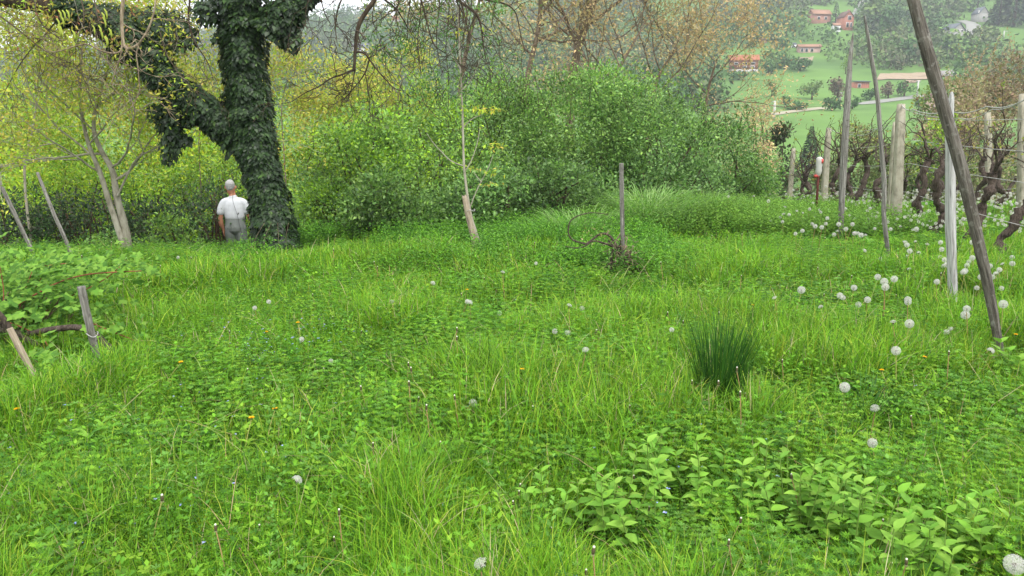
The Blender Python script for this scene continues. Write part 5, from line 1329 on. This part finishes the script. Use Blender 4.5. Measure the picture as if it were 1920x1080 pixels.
# roads, tracks and fields lie on the slope
def strip(name, P, w, mat, lift=.12, label=None):
    q = np.array([ground(a, b_, ymin=70) for a, b_ in P]); q = smoothline(q)[:, :2]; t = np.linspace(0, len(q) - 1, 60); i = np.minimum(t.astype(int), len(q) - 2); f_ = (t - i)[:, None]; q = q[i] * (1 - f_) + q[i + 1] * f_
    T = norm(np.gradient(q, axis=0)); Nn = np.stack([-T[:, 1], T[:, 0]], 1); m_ = MB(); V = []
    for o in (-1, -.3, .3, 1): xy = q + Nn * w / 2 * o; V.append(np.concatenate([xy, (H(xy[:, 0], xy[:, 1]) + lift)[:, None]], 1))
    V = np.stack(V, 1).reshape(-1, 3); b_ = np.arange(59)[:, None] * 4 + np.arange(3)[None]; F = np.stack([b_, b_ + 1, b_ + 5, b_ + 4], -1).reshape(-1, 4); m_.add(V, F)
    return struct(m_.build(name, mat), label)
M['dirt'] = flat('pale_track', (.34, .31, .22)); M['asph'] = flat('grey_track', (.26, .26, .235)); M['field'] = flat('brown_soil', (.33, .25, .17), sc=.6); M['field2'] = flat('grey_soil', (.26, .24, .23), sc=.3)
strip('dirt_track', [(1445, 216), (1480, 211), (1515, 206), (1548, 203)], 3, M['dirt'])
strip('road', [(1605, 196), (1640, 192), (1680, 187), (1730, 180)], 3, M['asph'])
strip('farm_track', [(1800, 40), (1822, 45), (1826, 56), (1822, 72)], 5, M['asph'], .3)
strip('lane', [(1606, 30), (1614, 16), (1620, 2)], 4, M['asph'], .3)
def field(name, P, mat):
    # outline in the photo dropped onto the slope, filled as a small grid
    P = np.array(P, float); (a, b_, c, d) = P; n = 10; V = []
    for i in range(n + 1):
        for j in range(n + 1):
            u, v = i / n, j / n; p = (a * (1 - u) + b_ * u) * (1 - v) + (d * (1 - u) + c * u) * v; g_ = ground(p[0], p[1], ymin=70); g_[2] += .25; V.append(g_)
    i = np.arange(n)[:, None] * (n + 1) + np.arange(n)[None]; F = np.stack([i, i + 1, i + n + 2, i + n + 1], -1).reshape(-1, 4); m_ = MB(); m_.add(V, F); struct(m_.build(name, mat))
field('ploughed_field', [(1643, 151), (1742, 150), (1735, 138), (1650, 140)], M['field'])
field('grey_field', [(1758, 146), (1795, 144), (1790, 133), (1752, 135)], M['field2'])
field('bare_plot', [(1494, 118), (1522, 117), (1526, 108), (1500, 110)], M['field'])
field('ploughed_strip', [(1695, 157), (1725, 156), (1725, 152), (1695, 153)], M['field'])

def inpoly(x, y, P):
    x = np.asarray(x); y = np.asarray(y); r_ = np.zeros(x.shape, bool); n = len(P); j = n - 1
    for i in range(n):
        xi, yi = P[i]; xj, yj = P[j]; c = ((yi > y) != (yj > y)) & (x < (xj - xi) * (y - yi) / (yj - yi + 1e-9) + xi); r_ ^= c; j = i
    return r_
OPEN = [[(1360, 148), (1440, 132), (1560, 120), (1600, 132), (1735, 132), (1800, 128), (1810, 205), (1900, 260), (1360, 300)],
        [(1235, 60), (1330, 20), (1400, 0), (1470, -30), (1330, -60), (1200, 10)], [(1485, 46), (1520, 22), (1550, 4), (1560, 30), (1500, 50)], [(1855, 62), (1960, 40), (1960, 100), (1870, 100)],
        [(860, 30), (880, 16), (960, -10), (940, 40)], [(740, 48), (800, 42), (820, 62), (745, 60)], [(1795, 35), (1835, 35), (1842, 78), (1815, 80)], [(1490, 122), (1528, 120), (1528, 106), (1490, 108)], [(560, 60), (600, 52), (612, 62), (570, 66)]]
HB = [(1364, 92, 1428, 140), (1518, 12, 1562, 46), (1560, 14, 1606, 62), (1776, 40, 1816, 72), (1828, 16, 1858, 44), (1494, 78, 1546, 101), (1484, 78, 1496, 92), (1424, 70, 1440, 84), (1600, 142, 1636, 170), (1734, 170, 1764, 210), (670, 80, 694, 108), (658, 80, 673, 97), (734, 28, 750, 43)]
FT = [(.075, .155, .04), (.09, .19, .045), (.06, .125, .04), (.12, .21, .05), (.15, .15, .08), (.045, .095, .035), (.14, .23, .05)]
def crown(mb_, c, r, h, n, col, rg, q=.9):
    u = rdir(n, rg) * (.55 + .45 * rg.random((n, 1)) ** .5)
    lump = 1 + .25 * np.sin(u[:, :1] * 5 + c[0]) * np.cos(u[:, 2:] * 4 + c[1])
    P = np.asarray(c) + u * lump * [r, r, h]; s = q * (.6 + .8 * rg.random(n))
    leaves(mb_, P, rdir(n, rg), norm(u + rdir(n, rg) * .4 + [0, 0, .3]), s, s * .9, np.asarray(col) * (.75 + .5 * rg.random((n, 1))))
rgf = np.random.default_rng(91)
m_ = MB(); cnt = 0
for _ in range(34000):
    Y = 95 + 430 * rgf.random() ** .75; u = -.80 + 1.62 * rgf.random(); x = u * Y; z = float(H(x, Y)); px_, py_ = pix([x, Y, z]); px_ = float(px_); py_ = float(py_)
    if py_ > 215 or (py_ < -45 and px_ < 1000) or py_ < -90: continue
    if px_ > 1350 and Y < 115: continue
    if any(inpoly(px_, py_, np.array(p_)) for p_ in OPEN): continue
    k_ = Y / FPX; r = min(4.2, 2.0 + 2.2 * rgf.random()) * (Y / 330) ** .35
    pt_ = pix([x, Y, z + r * 1.7])[1]
    if any(a_ - 5 < px_ < c_ + 5 and pt_ < d_ - 2 and py_ > b_ for a_, b_, c_, d_ in HB): continue
    if fbm(x * .03 + 4, Y * .03, 21) < .22: continue
    w_ = fbm(x * .02, Y * .02 + 8, 33); col = np.array(FT[rgf.integers(len(FT))]) * .5 + np.array(FT[int(w_ * 6.99)]) * .5
    crown(m_, (x, Y, z + r * .75), r, r * (.9 + .5 * rgf.random()), 34, col, rgf, r * .36); cnt += 1
    if cnt > 7500: break
print('far crowns', cnt)
tag(m_.build('hillside_wood', M['tint']), 'hazy far-off mixed woodland covering the hillside', 'woodland', kind='stuff')
def fartree(label, px, py, hpx, wpx, cols, n=420, conifer=False, ymin=70, name=None, cat='tree', group='single trees on the far slope', tr=True, q=.16):
    g_ = ground(px, py, ymin=ymin); k = g_[1] / FPX; h = hpx * k; r = wpx / 2 * k; root = thing(name or ('fir_tree' if conifer else 'far_tree'), label, cat, g_, group)
    t_ = MB(); tube(t_, [g_ - [0, 0, .5], g_ + [0, 0, h * .5], g_ + [0, 0, h * .8]], [r * .12, r * .08, r * .03], 6, (.6, .5, .4)); t_.build('trunk', M['bark'], root)
    c_ = MB(); rg = np.random.default_rng(int(px * 3 + py))
    if conifer:
        t = rg.random(n) ** .7; a = rg.random(n) * 6.283; rad = r * (1.05 - t) * (.5 + .5 * rg.random(n)); P = g_ + np.stack([np.cos(a) * rad, np.sin(a) * rad, h * (.06 + .94 * t)], 1)
        s = h * .09 * (1.3 - t); leaves(c_, P, np.stack([np.cos(a), np.sin(a), np.full(n, -.35)], 1), rdir(n, rg) * .3 + [0, 0, 1], s * 1.4, s * .5, mixcol(n, cols, None, .2, rg))
    else:
        for j in range(9):
            o = rg.normal(size=3) * [r * .42, r * .42, h * .16]; crown(c_, g_ + [0, 0, h * .58] + o, r * .5, h * .24, n // 9, cols[rg.integers(len(cols))], rg, r * q * 1.6)
    c_.build('crown', M['tint'], root)
CF = [(.025, .055, .028), (.035, .07, .03), (.02, .042, .022)]
fartree('dark pointed fir between the tan roofed house and the gabled house', 1566, 44, 36, 16, CF, 500, True)
fartree('dark conifer on the right slope beside the grey track', 1856, 80, 40, 22, CF, 600, True)
fartree('second dark conifer just left of the one by the grey track, upper right', 1832, 22, 36, 22, CF, 600, True)
fartree('big dark evergreen at the top right corner', 1900, 50, 75, 50, CF, 900, True)
fartree('dark evergreen left of the one in the top right corner', 1872, 48, 62, 34, CF, 800, True)
GRN = [(.08, .17, .05), (.10, .20, .055), (.06, .13, .04)]; PAL = [(.16, .24, .07), (.13, .22, .06)]; BRN = [(.17, .13, .085), (.14, .12, .07)]
for (lab, px, py, hp, wp, cl_) in (
    ('big round light green tree on the slope above the tapered pole tip', 1632, 60, 60, 52, PAL), ('tall full green tree right of the two tall poles on the slope', 1668, 75, 52, 40, GRN), ('bright small tree directly left of the tapered pole, mid slope', 1585, 140, 32, 16, [(.2, .33, .05)]),
    ('wide pale bush standing in the upper meadow', 1522, 188, 30, 30, PAL), ('round green bush in the meadow left of the pale bush', 1473, 203, 22, 24, GRN), ('small tree at the left in the upper meadow', 1447, 182, 28, 22, PAL), ('dark green bush by the track left of the tapered pole', 1560, 208, 22, 34, GRN), ('dark green bush by the track behind the tapered pole', 1598, 205, 20, 22, GRN),
    ('brownish bare tree behind the tapered pole in the meadow', 1570, 190, 44, 32, BRN), ('bare brown bush right of the brick hut', 1665, 185, 28, 24, BRN), ('olive bush by the road in the meadow gap', 1695, 182, 24, 30, BRN + GRN), ('green hedge bush below the brick hut', 1630, 188, 20, 26, GRN), ('small green tree below the long brick house', 1440, 140, 22, 26, GRN), ('round green bush right of the long brick house', 1470, 130, 26, 26, GRN), ('leafy bush under the low farm building', 1500, 134, 22, 34, GRN), ('dark bush at the foot of the long brick house', 1385, 150, 14, 34, GRN),
    ('green tree beside the pink house', 1722, 208, 24, 16, CF), ('round hedge bush at the meadow edge above the bottle', 1500, 206, 14, 40, GRN), ('tree right of the pale grey house', 1850, 86, 30, 30, PAL), ('rounded green tree below the pale grey house', 1790, 112, 38, 60, PAL + GRN), ('mid green tree behind the crooked pole, above the ploughed field', 1700, 118, 40, 50, GRN)):
    fartree(lab, px, py, hp, wp, cl_, name='far_tree')
# the wood in the near part of the valley
def vtree(label, px, pt, Y, w, n, cols, ls=.14, **k): return sh(label, px, pt, Y, w, n, cols, lsz=ls, group='trees between vineyard and meadow slope', name='leafy_tree', cat='tree', **k)
BUD = [(.32, .24, .15), (.38, .28, .17), (.27, .25, .11), (.34, .32, .13)]
vtree('big reddish brown budding tree at the right edge above the vineyard', 1885, 100, 36, 210, 9000, BUD, .16, shoots=50, shootlen=1.6, seed=301)
vtree('brown budding tree behind the dark leaning pole', 1835, 175, 33, 170, 7000, BUD, .15, shoots=40, shootlen=1.2, seed=302)
vtree('yellow green budding tree between leaning pole and brown trees', 1790, 145, 38, 110, 5000, PAL + [(.22, .27, .06)], .16, shoots=30, shootlen=1.4, seed=303)
vtree('bright green bush behind the wires left of the leaning pole', 1770, 222, 31, 110, 5000, SB, .12, shoots=20, seed=304)
vtree('dull green bush behind the thick concrete post', 1735, 262, 31, 80, 3600, SD, .12, shoots=20, seed=305)
vtree('olive green tree behind the crooked pole above the vines', 1620, 240, 32, 110, 4500, [(.18, .25, .07), (.24, .29, .08), (.26, .22, .10)], .13, shoots=30, shootlen=1, seed=306)
vtree('olive bush left of the thick concrete post above the vines', 1675, 262, 30, 90, 3600, [(.18, .26, .07), (.22, .27, .08)], .12, shoots=20, seed=307)
vtree('dark green tree above the far end of the vine rows', 1462, 235, 29, 70, 4800, [(.05, .10, .035), (.08, .12, .04), (.12, .1, .05)], .12, shoots=20, seed=308)
vtree('brownish bush right of the dark tree at the vineyard end', 1565, 292, 31, 70, 3000, [(.17, .22, .08), (.22, .22, .10), (.13, .20, .06)], .12, shoots=20, seed=309)
fartree('small dark pine at the far end of the vine rows', 1515, 330, 90, 34, CF, 900, True, ymin=26, group='trees between vineyard and meadow slope')
vtree('orange budding bush between the thicket end and the meadow slope', 1420, 172, 26, 90, 2200, BR, .10, shoots=20, seed=311)
vtree('low olive bush along the far vineyard edge on the right', 1850, 272, 29, 180, 5200, [(.17, .26, .06), (.24, .24, .10)], .12, shoots=14, seed=312)
# utility poles
def upole(label, px, pyb, pyt, r=.13, arm=False, ymin=70):
    g_ = ground(px, pyb, ymin=ymin); h = (pyb - pyt) * g_[1] / FPX; root = thing('utility_pole' if not arm else 'street_lamp', label, 'pole' if not arm else 'lamp', g_, 'pale poles on the far slope')
    b_ = MB(); tube(b_, [g_ - [0, 0, .5], g_ + [0, 0, h]], [r * 1.2, r], 8, (.52, .51, .48)); b_.build('post', M['tint'], root)
    b_ = MB(); box(b_, g_ + [.4 if arm else 0, 0, h - .2], (1.3, .25, .16), col=(.4, .4, .38)); b_.build('lamp_arm' if arm else 'crossarm', M['tint'], root)
upole('pale pole at the left end of the dirt track', 1451, 222, 191, .22)
upole('pale pole beside the road between crooked and leaning poles', 1719, 181, 154, .2)
upole('short pale pole by the dark bush left of the tapered pole', 1575, 190, 174, .2)
upole('thin lamp post beside the gabled brick house', 1567, 42, 27, .22, True)
upole('thin lamp post on the bright meadow at the upper right edge', 1881, 75, 62, .2, True)
upole('white pole by the grey gabled house at the upper right', 1833, 42, 22, .25)

# ------------------------------------------------------------------ haze in the valley air
hb = MB(); box(hb, (0, 299, 70), (1210, 730, 214))
hm = bpy.data.materials.new('haze'); hm.use_nodes = True; ht = hm.node_tree; ht.nodes.clear()
ho = ht.nodes.new('ShaderNodeOutputMaterial'); hv = ht.nodes.new('ShaderNodeVolumePrincipled')
hv.inputs['Color'].default_value = (.86, .91, .97, 1); hv.inputs['Density'].default_value = .00065; hv.inputs['Anisotropy'].default_value = .2
ht.links.new(hv.outputs[0], ho.inputs['Volume'])
tag(hb.build('haze', hm), 'thin pale haze softening the far hillside', 'haze', kind='stuff')
